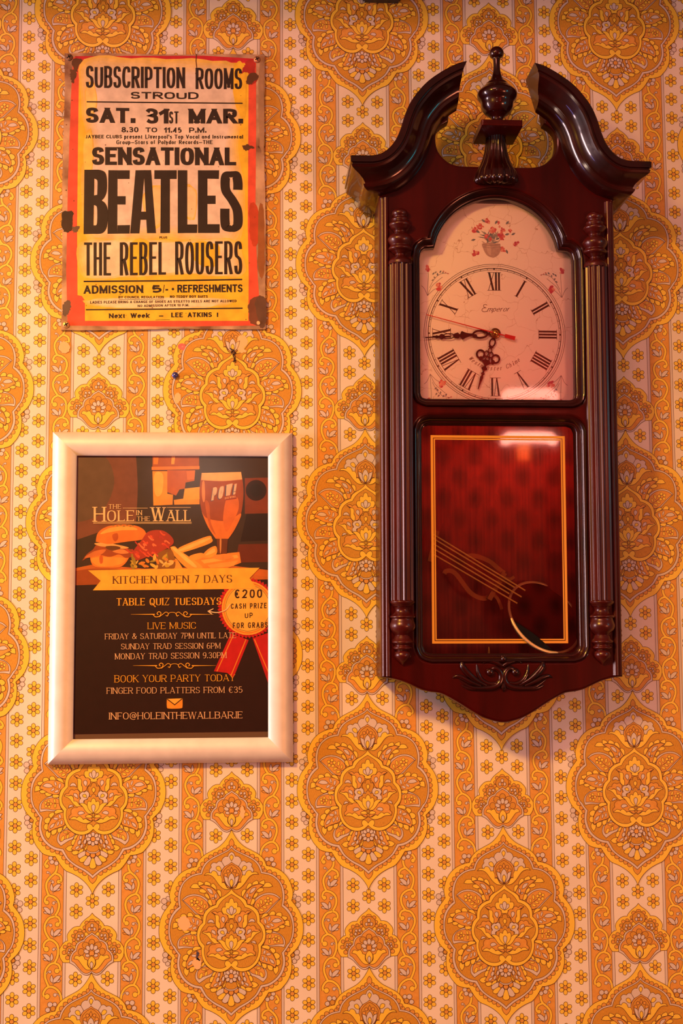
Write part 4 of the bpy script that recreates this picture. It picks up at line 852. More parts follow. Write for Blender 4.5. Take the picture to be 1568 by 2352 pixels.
def build_clock():
    root = empty('wall_clock', (0.1251, -0.0006, 0.1437 + BASE), (radians(0.9), radians(0.15), 0))
    tag(root, 'dark mahogany pendulum wall clock with swan-neck top and roman dial hanging on wallpaper', 'clock')
    wood = noise_mix(nmat('mahogany', (.09, .003, .002), .36, 0, .35, .10, .12), (.056, .0020, .0015), (.030, .0013, .0010), scale=(9, 9, 1.2), nscale=7, detail=8, lo=.3, hi=.7)
    trim = noise_mix(nmat('dark_mahogany', (.05, .006, .004), .3, 0, .8, .10, .2), (.030, .0024, .0018), (.014, .0014, .0011), scale=(5, 5, 5), nscale=9, detail=5)
    turned = noise_mix(nmat('turned_mahogany', (.06, .005, .003), .34, 0, .4, .2, .35), (.070, .0048, .0032), (.040, .0028, .0020), scale=(6, 6, 2), nscale=8, detail=6)
    inner = nmat('inner_wood', (.05, .006, .004), .6)
    SWAN = spline(parse("33,592 43,589 57.5,581 71,571 81,560 88.5,549 94,536 97.8,523.5 102.5,512.5 109,504 117,498.3 125.5,496.2* 150,496*"), False, 6)
    # openings
    arc = [(62.6 * sin(radians(a)), 405.4 + 62.6 * cos(radians(a))) for a in range(0, 70, 3)]
    dial_r = arc + spline(parse("61.5,417* 70.5,416.3* 74.5,413 76,406* 76,273* 74.6,269 70.5,267.5* 0,267.5*"), False, 4)
    dial_hole = ccw(dedupe(dial_r + [(-x, y) for x, y in dial_r][::-1]))
    low_hole = symm("0,242.5* 67.5,242.5* 73,240.5 75.5,235* 75.5,29* 73,23.5 67.5,21.5* 0,21.5*", 4)
    out_r = spline(parse("0,-44 6,-43.4 18,-39.8 29,-34 42,-25.8 52,-20 60,-16.3 69,-15* 76.6,-13.2 83,-10.6 94.5,-5.4 107,-2 116,-1*"), False, 5) + [(116, 494)]
    sw = [q for q in SWAN if q[0] < 117][::-1]
    out_r += [(x - .8, y - 1.2) for x, y in sw if x > 37.5] + spline(parse("36,588* 35.5,583* 38.6,580 44,570 45.5,560 46.5,552* 47.4,542.6* 54,538.3 58.6,532.4 60,523.5 57.6,512.5 49.5,503 41,499 32.5,498* 0,497.5*"), False, 5)
    outline = ccw(dedupe(out_r + [(-x, y) for x, y in out_r][::-1]))
    sheet('front_frame', outline, 41, 55, wood, root, 2.6, [offset(dial_hole, -8.0), offset(low_hole, -7.6)])
    bez = [(0, 40), (0, 47.5), (.8, 49.6), (2.2, 50.3), (2.7, 50.2), (3.6, 53.2), (5, 55.6), (6.2, 56.9), (7.2, 57.2), (8.0, 56.6), (8.4, 55.0), (8.4, 44)]
    moulding('dial_bezel', dial_hole, bez, trim, root); moulding('door_bezel', low_hole, bez, trim, root)
    # body behind the front
    for sg in (1, -1):
        bm = bmesh.new(); prof = [(104, 41.5), (116, 41.5), (116, 1.5), (109, 1.5), (109, 38), (104, 38)]
        rows = [[v3(bm, sg * x, z, d_) for x, d_ in prof] for z in (-.8, 470)]; ring_rows(bm, rows); bm.faces.new(rows[0]); bm.faces.new(rows[1]); from_bm('side_panel', bm, wood, root)
        bm = bmesh.new(); prof = [(116.2, 40), (116.2, 50.5), (115.6, 53.6), (114.4, 55.6), (113.2, 56.0), (112.6, 55.2), (112.1, 55.2), (111.6, 57.0), (110.2, 57.9), (108.6, 57.6), (107.6, 56.6), (107.2, 55.6), (106.6, 55.4), (106.2, 54.4)]
        rows = [[v3(bm, sg * x, z, d_) for x, d_ in prof] for z in (0.4, 464)]; ring_rows(bm, rows, False); bm.faces.new(rows[0]); from_bm('edge_moulding', bm, turned, root, 60)
        bm = bmesh.new(); prof = [(78.5, 5), (82, 5), (82, 42), (78.5, 42)]
        rows = [[v3(bm, sg * x, z, d_) for x, d_ in prof] for z in (14, 470)]; ring_rows(bm, rows); bm.faces.new(rows[0]); bm.faces.new(rows[1]); from_bm('inner_side', bm, inner, root)
    veneer = noise_mix(nmat('veneer', (.2, .02, .01), .5, spec=.3), (.20, .026, .010), (.08, .012, .006), scale=(330, 1, 9), nscale=1, detail=6)
    sheet('back_panel', rect(-110, -1, 110, 470), 1.5, 5, veneer, root)
    sheet('inner_floor', rect(-80, 14, 80, 19), 5, 42, inner, root); sheet('dial_shelf', rect(-80, 253, 80, 257), 5, 42, inner, root); sheet('top_board', rect(-109, 466, 109, 470), 1.5, 41, inner, root)
    # swan-neck mouldings with returns along the sides
    prof = [(0, 40), (0, 84), (1, 85), (6.3, 85), (7.0, 83.0), (8.0, 83.0), (8.8, 84.2), (11, 83.4), (13, 80.6), (15.5, 76.2), (19, 72.2), (22, 70.4), (23.2, 70.2), (23.8, 72.0), (26.3, 71.2), (28.5, 69), (30, 65.5), (31, 61), (31.6, 57), (33, 54.5)]
    seg = [math.hypot(b[0] - a[0], b[1] - a[1]) for a, b in zip(SWAN[:-1], SWAN[1:])]; cum = [0]
    for s_ in seg: cum.append(cum[-1] + s_)
    def path(s_):
        i = 0
        while i < len(seg) - 1 and cum[i + 1] < s_: i += 1
        t = (s_ - cum[i]) / seg[i]; a, b = SWAN[i], SWAN[i + 1]
        j = min(i + 1, len(seg) - 1); k = max(i - 1, 0)
        def tg(q): return Vector((SWAN[q + 1][0] - SWAN[q][0], SWAN[q + 1][1] - SWAN[q][1])).normalized()
        t0 = (tg(k) + tg(i)).normalized(); t1 = (tg(i) + tg(j)).normalized(); tt = (t0 * (1 - t) + t1 * t).normalized()
        return (a[0] + (b[0] - a[0]) * t, a[1] + (b[1] - a[1]) * t), (tt.y, -tt.x)
    for sg in (1, -1):
        bm = bmesh.new(); rows = []; N_ = 56
        for n_, d_ in prof:
            s0 = n_ * .80; s1 = cum[-1] - (150 - (116 + max(d_ - 55, 0))); row = []
            for k in range(N_ + 1):
                (x, z), (nx, nz) = path(s0 + (s1 - s0) * k / N_); e_ = nx * n_, nz * n_
                if k == N_: x = 116 + max(d_ - 55, -1); e_ = (0, -n_)
                row.append(v3(bm, sg * (x + e_[0]), z + e_[1], d_))
            rows.append(row)
        ring_rows(bm, rows, False)
        for i in range(N_): bm.faces.new((rows[0][i], rows[0][i + 1], rows[-1][i + 1], rows[-1][i]))
        ev = [r[0] for r in rows]
        for tr in tessellate_polygon([[Vector((a_, b_, 0)) for a_, b_ in prof]]): bm.faces.new([ev[i] for i in tr])
        # return to the wall
        ret = [[r[-1], v3(bm, sg * (116 + max(d_ - 55, -1)), 496 - n_, 1.5)] for r, (n_, d_) in zip(rows, prof)]
        ret = [[a, b] for a, b in ret]
        for r0, r1 in zip(ret[1:-1], ret[2:]): bm.faces.new((r0[0], r0[1], r1[1], r1[0]))
        top = [ret[1][0], ret[1][1], v3(bm, sg * 108, 496, 1.5), v3(bm, sg * 108, 496, 84)]; bm.faces.new(top)
        from_bm('swan_neck_moulding', bm, trim, root, 24)
    # columns
    k = .0365
    lowp = [(0, 1862), (60, 1800), (130, 1740), (195, 1660), (216, 1600), (197, 1530), (160, 1492), (190, 1470), (237, 1440), (250, 1402), (222, 1380), (202, 1350), (240, 1310), (285, 1270), (270, 1230), (230, 1180), (200, 1110), (190, 1090), (230, 1040), (300, 960), (335, 860), (322, 780), (300, 720), (288, 672), (298, 650), (326, 630), (326, 602), (300, 580), (230, 540), (190, 460), (208, 380), (258, 330), (270, 310), (292, 290), (312, 260), (322, 228), (300, 200), (280, 186)]
    topp = [(270, 1482), (265, 1450), (260, 1410), (230, 1370), (195, 1340), (130, 1300), (112, 1260), (150, 1230), (200, 1190), (240, 1170), (265, 1140), (250, 1100), (220, 1066), (235, 1040), (268, 980), (276, 920), (246, 860), (190, 810), (140, 780), (130, 760), (150, 730), (190, 700), (220, 660), (250, 620), (245, 580), (200, 540), (180, 520), (195, 490), (172, 450), (142, 440), (140, 420), (170, 370), (170, 320), (132, 270), (60, 240), (0, 231)]
    lowp = [(r * k, 10.5 + (1860 - y) * .0368) for r, y in lowp]; topp = [(r * .0437, 397 + (1480 - y) * .045) for r, y in topp]
    def dense(P, m=3): return [(max(0, x), y) for x, y in spline([(a, b, False) for a, b in P], False, m)]
    for sg in (1, -1):
        col = lathe('column', [(10.6, 71), (10.6, 398)], sg * 96, 57, turned, root, 144, 70, lambda a, r, z: -1.9 * abs(sin(6.5 * a)) ** 1.3 + .8)
        col['label'] = 'reeded half column'
        lathe('capital', dense(topp), sg * 96, 57, turned, col, 40, 60); lathe('pendant_base', dense(lowp), sg * 96, 57, turned, col, 40, 60)
    # urn finial on its plinth, fluted bracket below
    urn = [(0, 60), (55, 76), (97, 112), (118, 170), (105, 222), (72, 246), (60, 254), (55, 300), (54, 400), (62, 480), (86, 560), (126, 622), (152, 650), (158, 662), (172, 664), (192, 700), (232, 730), (262, 762), (300, 800), (318, 850), (310, 900), (290, 935), (264, 975), (252, 1050), (232, 1100), (196, 1152), (170, 1166), (150, 1182), (112, 1215), (94, 1252), (100, 1278), (124, 1288), (128, 1300), (150, 1330), (158, 1345), (176, 1372), (176, 1392)]
    lathe('urn_finial', dense([(r * .0618, 532.5 + (1385 - y) * .0622) for r, y in urn][::-1], 3), -.8, 66, trim, root, 44, 55)
    sheet('plinth', rect(-20.5, 525.3, 19, 531.8), 40, 92, wood, root, 1.6)
    bm = bmesh.new(); rows = []
    for z, w_, b_ in ((527, 9.5, 17), (520, 10.2, 16), (512, 11.4, 15.5), (504, 13.6, 16), (497, 16.6, 18.5), (491, 20, 22.5), (487, 21.6, 25), (484.5, 21.8, 25.6), (482, 20.5, 24), (480.5, 17, 19), (481, 8, 8)):
        row = []
        for i in range(91):
            a = pi * i / 90; f_ = 1 + (.085 * abs(cos(a * 8.5)) - .05) * (1 if z < 524 else .4)
            row.append(v3(bm, -.6 + w_ * cos(a) * f_, z - (2.4 * sin(a) if z < 490 else 0) - (1.5 * abs(cos(a * 8.5)) if z < 488 else 0), 52 + b_ * sin(a) * f_))
        rows.append(row)
    ring_rows(bm, rows, False); bm.faces.new(rows[0]); bm.faces.new(rows[-1]); from_bm('fluted_bracket', bm, trim, root, 60)
    # carved leaf ornament on the apron
    bm = bmesh.new(); cx, cz, s_ = -.4, -1.7, .0655 * 1.02
    def st(P, R, d0=55.0, flat=.8):
        for sg in (1, -1):
            Q = spline([(x, y, False) for x, y in P], False, 4); m = (len(Q) - 1) / (len(P) - 1)
            rr = []
            for i in range(len(Q)):
                t = i / m; a = int(min(t, len(R) - 2)); rr.append(R[a] + (R[a + 1] - R[a]) * (t - a))
            tube(bm, [(cx + sg * (795 - x) * s_, cz - (y - 400) * s_, d0 + rr[i] * s_ * .35) for i, (x, y) in enumerate(Q)], [r * s_ * 1.32 for r in rr], 10, flat)
    st([(612, 300), (680, 262), (748, 302), (776, 380), (755, 460), (690, 520), (560, 545), (350, 535), (175, 425)], [20, 28, 30, 32, 34, 34, 30, 22, 5])
    st([(700, 470), (600, 482), (500, 432), (442, 330), (425, 205)], [18, 26, 27, 22, 5]); st([(560, 505), (420, 435), (300, 335), (222, 235), (212, 140)], [20, 30, 36, 34, 6])
    st([(480, 515), (330, 455), (220, 395), (140, 372), (78, 398)], [20, 27, 27, 22, 5]); st([(792, 232), (720, 192), (640, 166), (570, 160), (515, 192)], [22, 26, 22, 16, 6]); st([(520, 545), (400, 555), (300, 545), (200, 500)], [22, 22, 18, 6])
    for sg in (1, -1): sphere(bm, cx + sg * (795 - 612) * s_, cz + 85 * s_, 56.5, 3.6, 3.8, 3.2)
    sphere(bm, cx + 1, cz + 272 * s_, 56, 2.9, 3.3, 3); tube(bm, [(cx + .6, cz - 60 * s_, 56), (cx + .4, cz - 130 * s_, 57.5), (cx + .6, cz - 195 * s_, 55.5)], [.8, 2.6, .4], 8, .8)
    from_bm('carved_ornament', bm, trim, root, 60)
    # ---------------- dial
    dm = nmat('dial_paper', (.85, .72, .6), .5, spec=.3); nt = dm.node_tree; N = nt.nodes; L = nt.links
    tc = N.new('ShaderNodeTexCoord'); no = N.new('ShaderNodeTexNoise'); no.inputs['Scale'].default_value = 22; vo = N.new('ShaderNodeTexVoronoi'); vo.feature = 'DISTANCE_TO_EDGE'; vo.inputs['Scale'].default_value = 42
    ad = N.new('ShaderNodeVectorMath'); ad.operation = 'MULTIPLY_ADD'; ad.inputs[1].default_value = (.010, .010, .010); L.new(no.outputs['Color'], ad.inputs[0]); L.new(tc.outputs['Object'], ad.inputs[2]); L.new(ad.outputs[0], vo.inputs['Vector'])
    r1 = N.new('ShaderNodeMapRange'); r1.inputs[1].default_value = .0012; r1.inputs[2].default_value = .0075; L.new(vo.outputs[0], r1.inputs[0])
    n2 = N.new('ShaderNodeTexNoise'); n2.inputs['Scale'].default_value = 30; r2 = N.new('ShaderNodeMapRange'); r2.inputs[1].default_value = .50; r2.inputs[2].default_value = .62; L.new(tc.outputs['Object'], n2.inputs['Vector']); L.new(n2.outputs[0], r2.inputs[0])
    mxx = N.new('ShaderNodeMath'); mxx.operation = 'MAXIMUM'; L.new(r1.outputs[0], mxx.inputs[0]); L.new(r2.outputs[0], mxx.inputs[1])
    mx = N.new('ShaderNodeMix'); mx.data_type = 'RGBA'; mx.inputs[6].default_value = (.55, .40, .31, 1); mx.inputs[7].default_value = (.97, .91, .84, 1); L.new(mxx.outputs[0], mx.inputs[0]); L.new(mx.outputs[2], N['Principled BSDF'].inputs['Base Color'])
    dial = sheet('dial', offset(dial_hole, -2.6), 33, 36.6, dm, root, 0); dial['label'] = 'cream crackled clock dial with roman numerals and flowers'
    DC = (-.6, 334.6); I = Ink(); INK = (.045, .022, .016)
    for r, w_ in ((70.1, .45), (68.4, .4), (66.0, .75), (64.3, .4)): I.stroke(ellipse(*DC, r, r, 0, 120), w_, INK, True)
    for k_ in range(60):
        a = radians(6 * k_); u = (sin(a), cos(a))
        I.stroke([(DC[0] + 64.3 * u[0], DC[1] + 64.3 * u[1]), (DC[0] + 66 * u[0], DC[1] + 66 * u[1])], .45, INK)
        if k_ % 5 == 0: I.fill([(DC[0] + 66.2 * u[0] + 1.3 * u[1], DC[1] + 66.2 * u[1] - 1.3 * u[0]), (DC[0] + 63.8 * u[0], DC[1] + 63.8 * u[1]), (DC[0] + 66.2 * u[0] - 1.3 * u[1], DC[1] + 66.2 * u[1] + 1.3 * u[0])], INK)
    for h_, s_ in enumerate(('XII', 'I', 'II', 'III', 'IIII', 'V', 'VI', 'VII', 'VIII', 'IX', 'X', 'XI')):
        a = radians(30 * h_); wd = {'I': 3.0, 'V': 6.4, 'X': 6.6}; tot = sum(wd[q] for q in s_)
        def mp(u, v): return (DC[0] + (43.6 + v) * sin(a) + u * cos(a), DC[1] + (43.6 + v) * cos(a) - u * sin(a))
        x = -tot / 2; polys = []; Hn = 18.4
        for q in s_:
            w_ = wd[q]; xc = x + w_ / 2
            if q == 'I': polys.append([(xc - .95, 0), (xc + .95, 0), (xc + .95, Hn), (xc - .95, Hn)])
            if q == 'V': polys += [[(x + .2, Hn), (x + 2.2, Hn), (xc + .8, 0), (xc - .3, 0)], [(x + w_ - .8, Hn), (x + w_ - .2, Hn), (xc + .5, 0), (xc, 0)]]
            if q == 'X': polys += [[(x + .2, Hn), (x + 2.3, Hn), (x + w_ - .2, 0), (x + w_ - 2.3, 0)], [(x + w_ - .8, Hn), (x + w_ - .2, Hn), (x + .8, 0), (x + .2, 0)]]
            x += w_
        for v in (0, Hn - .45): polys.append([(-tot / 2 - .6, v), (tot / 2 + .6, v), (tot / 2 + .6, v + .45), (-tot / 2 - .6, v + .45)])
        I.add([[mp(*q) for q in P] for P in polys], INK)
    # maker's script and arc lettering
    lettering(I, 'mperor', (-7.6, 362.0, 356.8, 14.4, 362.6, 357.4), (.14, .06, .045), tv=.13, th=.06, gap=.13, slant=.5)
    I.stroke(spline([(x, z, False) for x, z in tuple((-7.6 + (a + 13.2) * .78, 356.6 + (b - 356.2) * .66) for a, b in ((-13.6, 366.2), (-15.5, 367.6), (-18.2, 366.4), (-17.6, 363.2), (-15.0, 362.4), (-18.8, 361.6), (-20.4, 358.4), (-17.6, 356.2), (-13.2, 357.4)))], False, 4), .55, (.16, .07, .05))
    arc_ = 'Westminster Chime'; R_ = 36.3
    for i, ch in enumerate(arc_):
        if ch == ' ': continue
        a = radians(-44 + 86 * i / 16); px, pz = DC[0] + R_ * sin(a), DC[1] - R_ * cos(a)
        f_ = lambda u, v, a=a, px=px, pz=pz: (px + u * cos(a) - v * sin(a), pz + u * sin(a) + v * cos(a))
        w_ = (1.2 if ch in 'WmC' else .35 if ch in 'i' else .8) * 2.3
        lettering(I, ch, (-w_ / 2, 4.2, -.2, w_ / 2, 4.2, -.2), (.22, .12, .09), tv=.13, th=.08, slant=.25, fmap=f_)
    # painted flowers
    rnd = random.Random(5); PK = ((.62, .10, .12), (.74, .22, .20), (.80, .36, .30), (.55, .08, .14)); GR = ((.20, .22, .26), (.30, .30, .30), (.16, .18, .22))
    def bloom(x, z, r, cols=PK):
        for i in range(11):
            a = rnd.uniform(0, 6.3); q = r * rnd.uniform(.1, .75); I.fill(ellipse(x + q * cos(a), z + q * sin(a), r * rnd.uniform(.25, .5), r * rnd.uniform(.2, .4), rnd.uniform(0, 180), 8), rnd.choice(cols))
    def leaf(x, z, a, L_, w_, col): I.fill(spline([(x, z, True), (x + L_ * .5 * cos(a) - w_ * sin(a), z + L_ * .5 * sin(a) + w_ * cos(a), False), (x + L_ * cos(a), z + L_ * sin(a), True), (x + L_ * .5 * cos(a) + w_ * sin(a), z + L_ * .5 * sin(a) - w_ * cos(a), False)], True, 4), col)
    X5 = lambda x, y: ((x - 757) * .1075 - 1.6, 412 + (590 - y) * .1075 + .4)
    for i in range(46):
        a = radians(rnd.uniform(10, 175)); x, z = X5(745 + rnd.uniform(-60, 60), rnd.uniform(390, 470)); leaf(x, z, a, rnd.uniform(4, 11), rnd.uniform(.4, .9), rnd.choice(GR + ((.42, .38, .36), (.5, .42, .38))))
    for x, y, r in ((710, 255, 3.6), (640, 305, 3.8), (595, 350, 4.2), (755, 340, 4.2), (840, 395, 4.4), (920, 340, 2.6), (850, 340, 3.0), (700, 395, 2.8), (735, 430, 2.6), (810, 270, 2.2), (820, 310, 2.0)): bloom(*X5(x, y), r)
    for x, y, r in ((600, 560, 4.2), (975, 465, 3.8), (850, 520, 3.6)): bloom(*X5(x, y), r)
    for x, y, a in ((880, 520, -1.2), (870, 385, .3), (930, 385, .5), (600, 430, 3.4), (640, 370, 2.6), (880, 285, .8), (690, 270, 2.4), (780, 285, 1.0)): leaf(*X5(x, y), a, 5, 1.1, GR[0])
    P = [X5(x, y) for x, y in spline(parse("668,465 670,520 700,575 745,598 770,598 810,570 830,520 825,468*"), True, 4)]; I.fill(P, (.50, .36, .32)); I.fill([X5(x, y) for x, y in spline(parse("700,480 705,540 735,580 740,520 725,475"), True, 4)], (.62, .48, .42)); I.stroke([X5(665, 478), X5(740, 488), X5(828, 476)], .5, (.30, .22, .20)); I.stroke([X5(668, 500), X5(740, 510), X5(826, 498)], .4, (.34, .25, .22))
    for sg in (1, -1):
        for up in (1, 0):
            if up: q = lambda x, z: (sg * x, z)
            else: q = lambda x, z: (sg * x, 534.2 - (z - 136 * .0) * 1.0 - (2 * 0) - 0 + -0 if False else 545 - z + 122)
            cz = 378 if up else 0
            B = (lambda x, z: (sg * (x), 372 + z)) if up else (lambda x, z: (sg * (x - 2), 294 - z))
            for c_ in ("67,0 66.5,12 66,20 66.5,27", "67,0 63,9 58,14 52,19", "67,0 61,6 56,8", "67,0 70,7 73,10", "65,8 60,17 54,22 47,23"):
                I.stroke([B(x, z) for x, z in spline(parse(c_), False, 4)], .45, (.26, .24, .26))
            bloom(*B(67.5, 27), 3.6, PK); bloom(*B(56, 9), 4.6, PK)
            for x, z, a in ((62, 21, 2.2), (60, 22.5, 2.4), (57, 20, 1.6), (55, 23, 2.2), (52, 22, 1.9), (59, 17, 1.0), (63, 15, 2.6)): leaf(*B(x, z), a if sg > 0 else pi - a, 3.2, .8, rnd.choice(GR))
            for x, z in ((49, 23.5), (46.5, 22.5), (51, 24.8)): I.fill(ellipse(*B(x, z), .9, .7, 0, 7), (.55, .25, .25))
    pr = print_mesh('dial_print', I, lambda x, z: (x * MMS, z * MMS), .0366 + 1e-5, 8e-6, attr_mat('dial_ink', .5, 0, .2, .12, 300, .3), dial)
    # ---------------- hands
    blk = nmat('hand_black', (.012, .009, .008), .28, .3); red = nmat('hand_red', (.62, .015, .012), .4)
    def hand(name, polys, ang, d0, d1, mat):
        a = radians(ang); f_ = lambda u, v: (DC[0] + u * sin(a) + v * cos(a), DC[1] + u * cos(a) - v * sin(a))
        return plate2d(name, [[f_(u, v) for u, v in P] for P in polys], d0, d1, mat, root)
    def ringp(cu, cv, ru, rv, w_, n=20):
        return ribbon(ellipse(cu, cv, ru, rv, 0, n), w_, True)
    def both(s_): P = spline(parse(s_), False, 4); return [P + [(u, -v) for u, v in P][::-1]]
    mh = ringp(15, 0, 7.2, 3.6, 1.9) + both("0,1.6* 8,1.4*") + [ellipse(10, 2.2, 2.6, 1.8), ellipse(20.5, -1.5, 2.4, 2)] + both("21,1.2* 26,1.6 30,2.8 33,4.2 34.6,2.0 35.4,1.3 37,3.0 39,2.6 40.5,2.2 42,.6*") + ringp(46.5, 0, 6, 2.5, .9) + both("50,.8* 52,2.4 54,2.6 56,1.0 58.5,1.7 60.5,.7 69.5,.5*")
    hh = ringp(9.6, 0, 4.2, 2.7, 1.4) + both("0,2.2* 5.6,1.3*") + both("12.8,1.2* 14,2.6 15,1.6 15.6,1.2*") + ringp(17.6, 0, 2.3, 1.7, .9) + ringp(21.8, 2.4, 2.7, 1.8, 1.0) + ringp(21.8, -2.4, 2.7, 1.8, 1.0) + ringp(24.2, 7.8, 4.0, 3.7, 1.8) + ringp(24.2, -7.8, 4.0, 3.7, 1.8) + ringp(27.4, 0, 3.2, 1.8, 1.1) + [ellipse(28.2, 6.2, 2.4, 2.0), ellipse(28.2, -6.2, 2.4, 2.0)] + both("27.5,2.0* 30,4.6 32.4,2.2 34.4,1.0 35.6,2.4 37.2,3.0 38.6,1.3 40.6,.9 42,1.9 43.6,.9 46,1.5 50,1.1 58.5,.3*")
    hand('hour_hand', hh, 197.6, 38.2, 38.8, blk); hand('minute_hand', mh, 265.8, 39.2, 39.8, blk)
    hand('second_hand', [[(-9.5, -.55), (70.5, -.3), (70.5, .3), (-9.5, .55)], [(-9.5, -1.7), (-9.5, 1.7), (-20, 2.0), (-20, -2.0)]], 284.5, 40.4, 40.9, red)['label'] = 'thin red second hand'
    bm = bmesh.new()
    for rr, a_, b_ in ((5.2, 36.6, 40.0),):
        rows = [[v3(bm, DC[0] + r * cos(t), DC[1] + r * sin(t), d_) for t in [2 * pi * i / 32 for i in range(32)]] for r, d_ in ((rr, a_), (rr, b_), (rr - .6, b_ + .4), (2.6, b_ + .5))]; ring_rows(bm, rows); bm.faces.new(rows[-1])
    from_bm('hand_washer', bm, nmat('dark_brass', (.16, .09, .03), .3, .8), root, 40)
    bm = bmesh.new(); sphere(bm, DC[0], DC[1], 41.2, 2.9, 2.9, 2.0, 10); from_bm('hand_cap', bm, nmat('bright_brass', (.85, .55, .16), .2, 1.0), root, 60)['label'] = 'small brass cap over the hands'
    # ---------------- pendulum, unhooked and leaning in the case
    gold = nmat('pendulum_brass', (.95, .72, .14), .4, .1); rim = nmat('rim_brass', (.90, .58, .26), .35, .35); dk = nmat('bob_black', (.012, .008, .007), .12, .2)
    pend = empty('pendulum'); pend.parent = root; pend['label'] = 'brass lyre pendulum lying slanted behind the lower glass'
    for a, b in (((-62, 137.5), (26.1, 82)), ((-62, 133.4), (15.7, 85)), ((-62, 128.2), (22.3, 75.8)), ((-62, 123.6), (10.4, 78.9)), ((-62, 118), (18.1, 69.6))):
        bm = bmesh.new(); tube(bm, [(a[0], a[1], 25), (b[0], b[1], 37)], [.75, .75], 10); from_bm('rod', bm, gold, pend, 60)
    lyre_m = nmat('aged_brass', (.26, .14, .03), .35, .4)
    def strap(name, P, w_, d0, d1, n=6):
        Q = spline([(x, z, False) for x, z in P], False, n); plate2d(name, ribbon(Q, w_), d0, d1, lyre_m, pend)
    strap('lyre_arm', ((-51, 99), (-49, 101.5), (-44, 101.6), (-39, 98), (-33, 90), (-26, 81), (-19, 76.3), (-12, 74.8), (-8, 76)), 4.4, 23, 24.2)
    strap('lyre_arm', ((-30, 116), (-23, 116.6), (-15.6, 115), (-6, 110.8), (1, 105), (6, 101), (8.5, 99.5)), 4.4, 23, 24.2)
    strap('clamp', ((-65, 111), (-57.5, 141)), 4.5, 18, 22.5, 2); strap('clamp', ((-8, 73.5), (7.6, 99.6)), 4.8, 25, 30, 2); strap('lyre_foot', ((-4, 80), (1.5, 74), (5.2, 64)), 3.2, 23, 24.4); strap('lyre_foot', ((6, 96), (13, 93.5), (18, 96)), 3.0, 23, 24.4)
    bm = bmesh.new(); n = 72; dirv = Vector((.80, -.60)); ct, sn = cos(radians(36)), sin(radians(36)); cx, cz, cd = 46.5, 56.0, 24.5
    def bobp(u, v, w_): # u along pendulum, v across, w normal
        v2, w2 = v * ct + w_ * sn, -v * sn + w_ * ct
        return (cx + dirv.x * u - dirv.y * v2 * 1, cz + dirv.y * u + dirv.x * v2, cd + w2)
    rows = []
    for r, w_ in ((33, -2.5), (38, -2), (40, 0), (40.2, 1.6), (39.4, 2.4), (38.2, 2.3), (37.6, 1.6)): rows.append([v3(bm, *bobp(r * 1.02 * cos(t), r * sin(t), w_)) for t in [2 * pi * i / n for i in range(n)]])
    ring_rows(bm, rows); bm.faces.new(rows[0]); bob = from_bm('bob_rim', bm, rim, pend, 50)
    bm = bmesh.new(); rows = [[v3(bm, *bobp(r * 1.02 * cos(t), r * sin(t), w_)) for t in [2 * pi * i / n for i in range(n)]] for r, w_ in ((37.7, 1.5), (28, 2.6), (14, 3.4), (2, 3.8))]; ring_rows(bm, rows); bm.faces.new(rows[-1]); from_bm('bob_face', bm, dk, bob, 60)['label'] = 'black polished bob face'
    lathe('chime_knob', [(2.2, 19), (2.2, 20.2), (1.2, 21), (.9, 24), (.5, 27.5), (0, 28)], -8, 24, gold, root, 20, 50)['label'] = 'small brass cone at the case bottom'
    # ---------------- glass
    gm = glass_mat('clock_glass', 1.7, 0.035)
    gu = sheet('dial_glass', offset(dial_hole, -1.5), 43.2, 43.9, glass_mat('dial_glass', 1.45, 0.03), root); gl = sheet('door_glass', offset(low_hole, -1.5), 42.2, 43.0, gm, root)
    for v in gu.data.vertices: v.co.y -= max(0, v.co.z - .262) * .0225
    gu['label'] = 'clear glass over the dial'; gl['label'] = 'clear lower glass with gold double line'
    P = [(-66, 232.6), (66, 232.6), (66, 31), (-66, 31)]; gp = nmat('gold_line', (.80, .42, .06), .4, .2)
    def frame_line(o0, o1):
        A = offset(ccw(P), o0); B_ = offset(ccw(P), o1); return [[A[i], A[(i + 1) % 4], B_[(i + 1) % 4], B_[i]] for i in range(4)]
    plate2d('gold_border', frame_line(0, 2.4) + frame_line(3.1, 4.3), 43.05, 43.12, gp, gl)
build_clock()
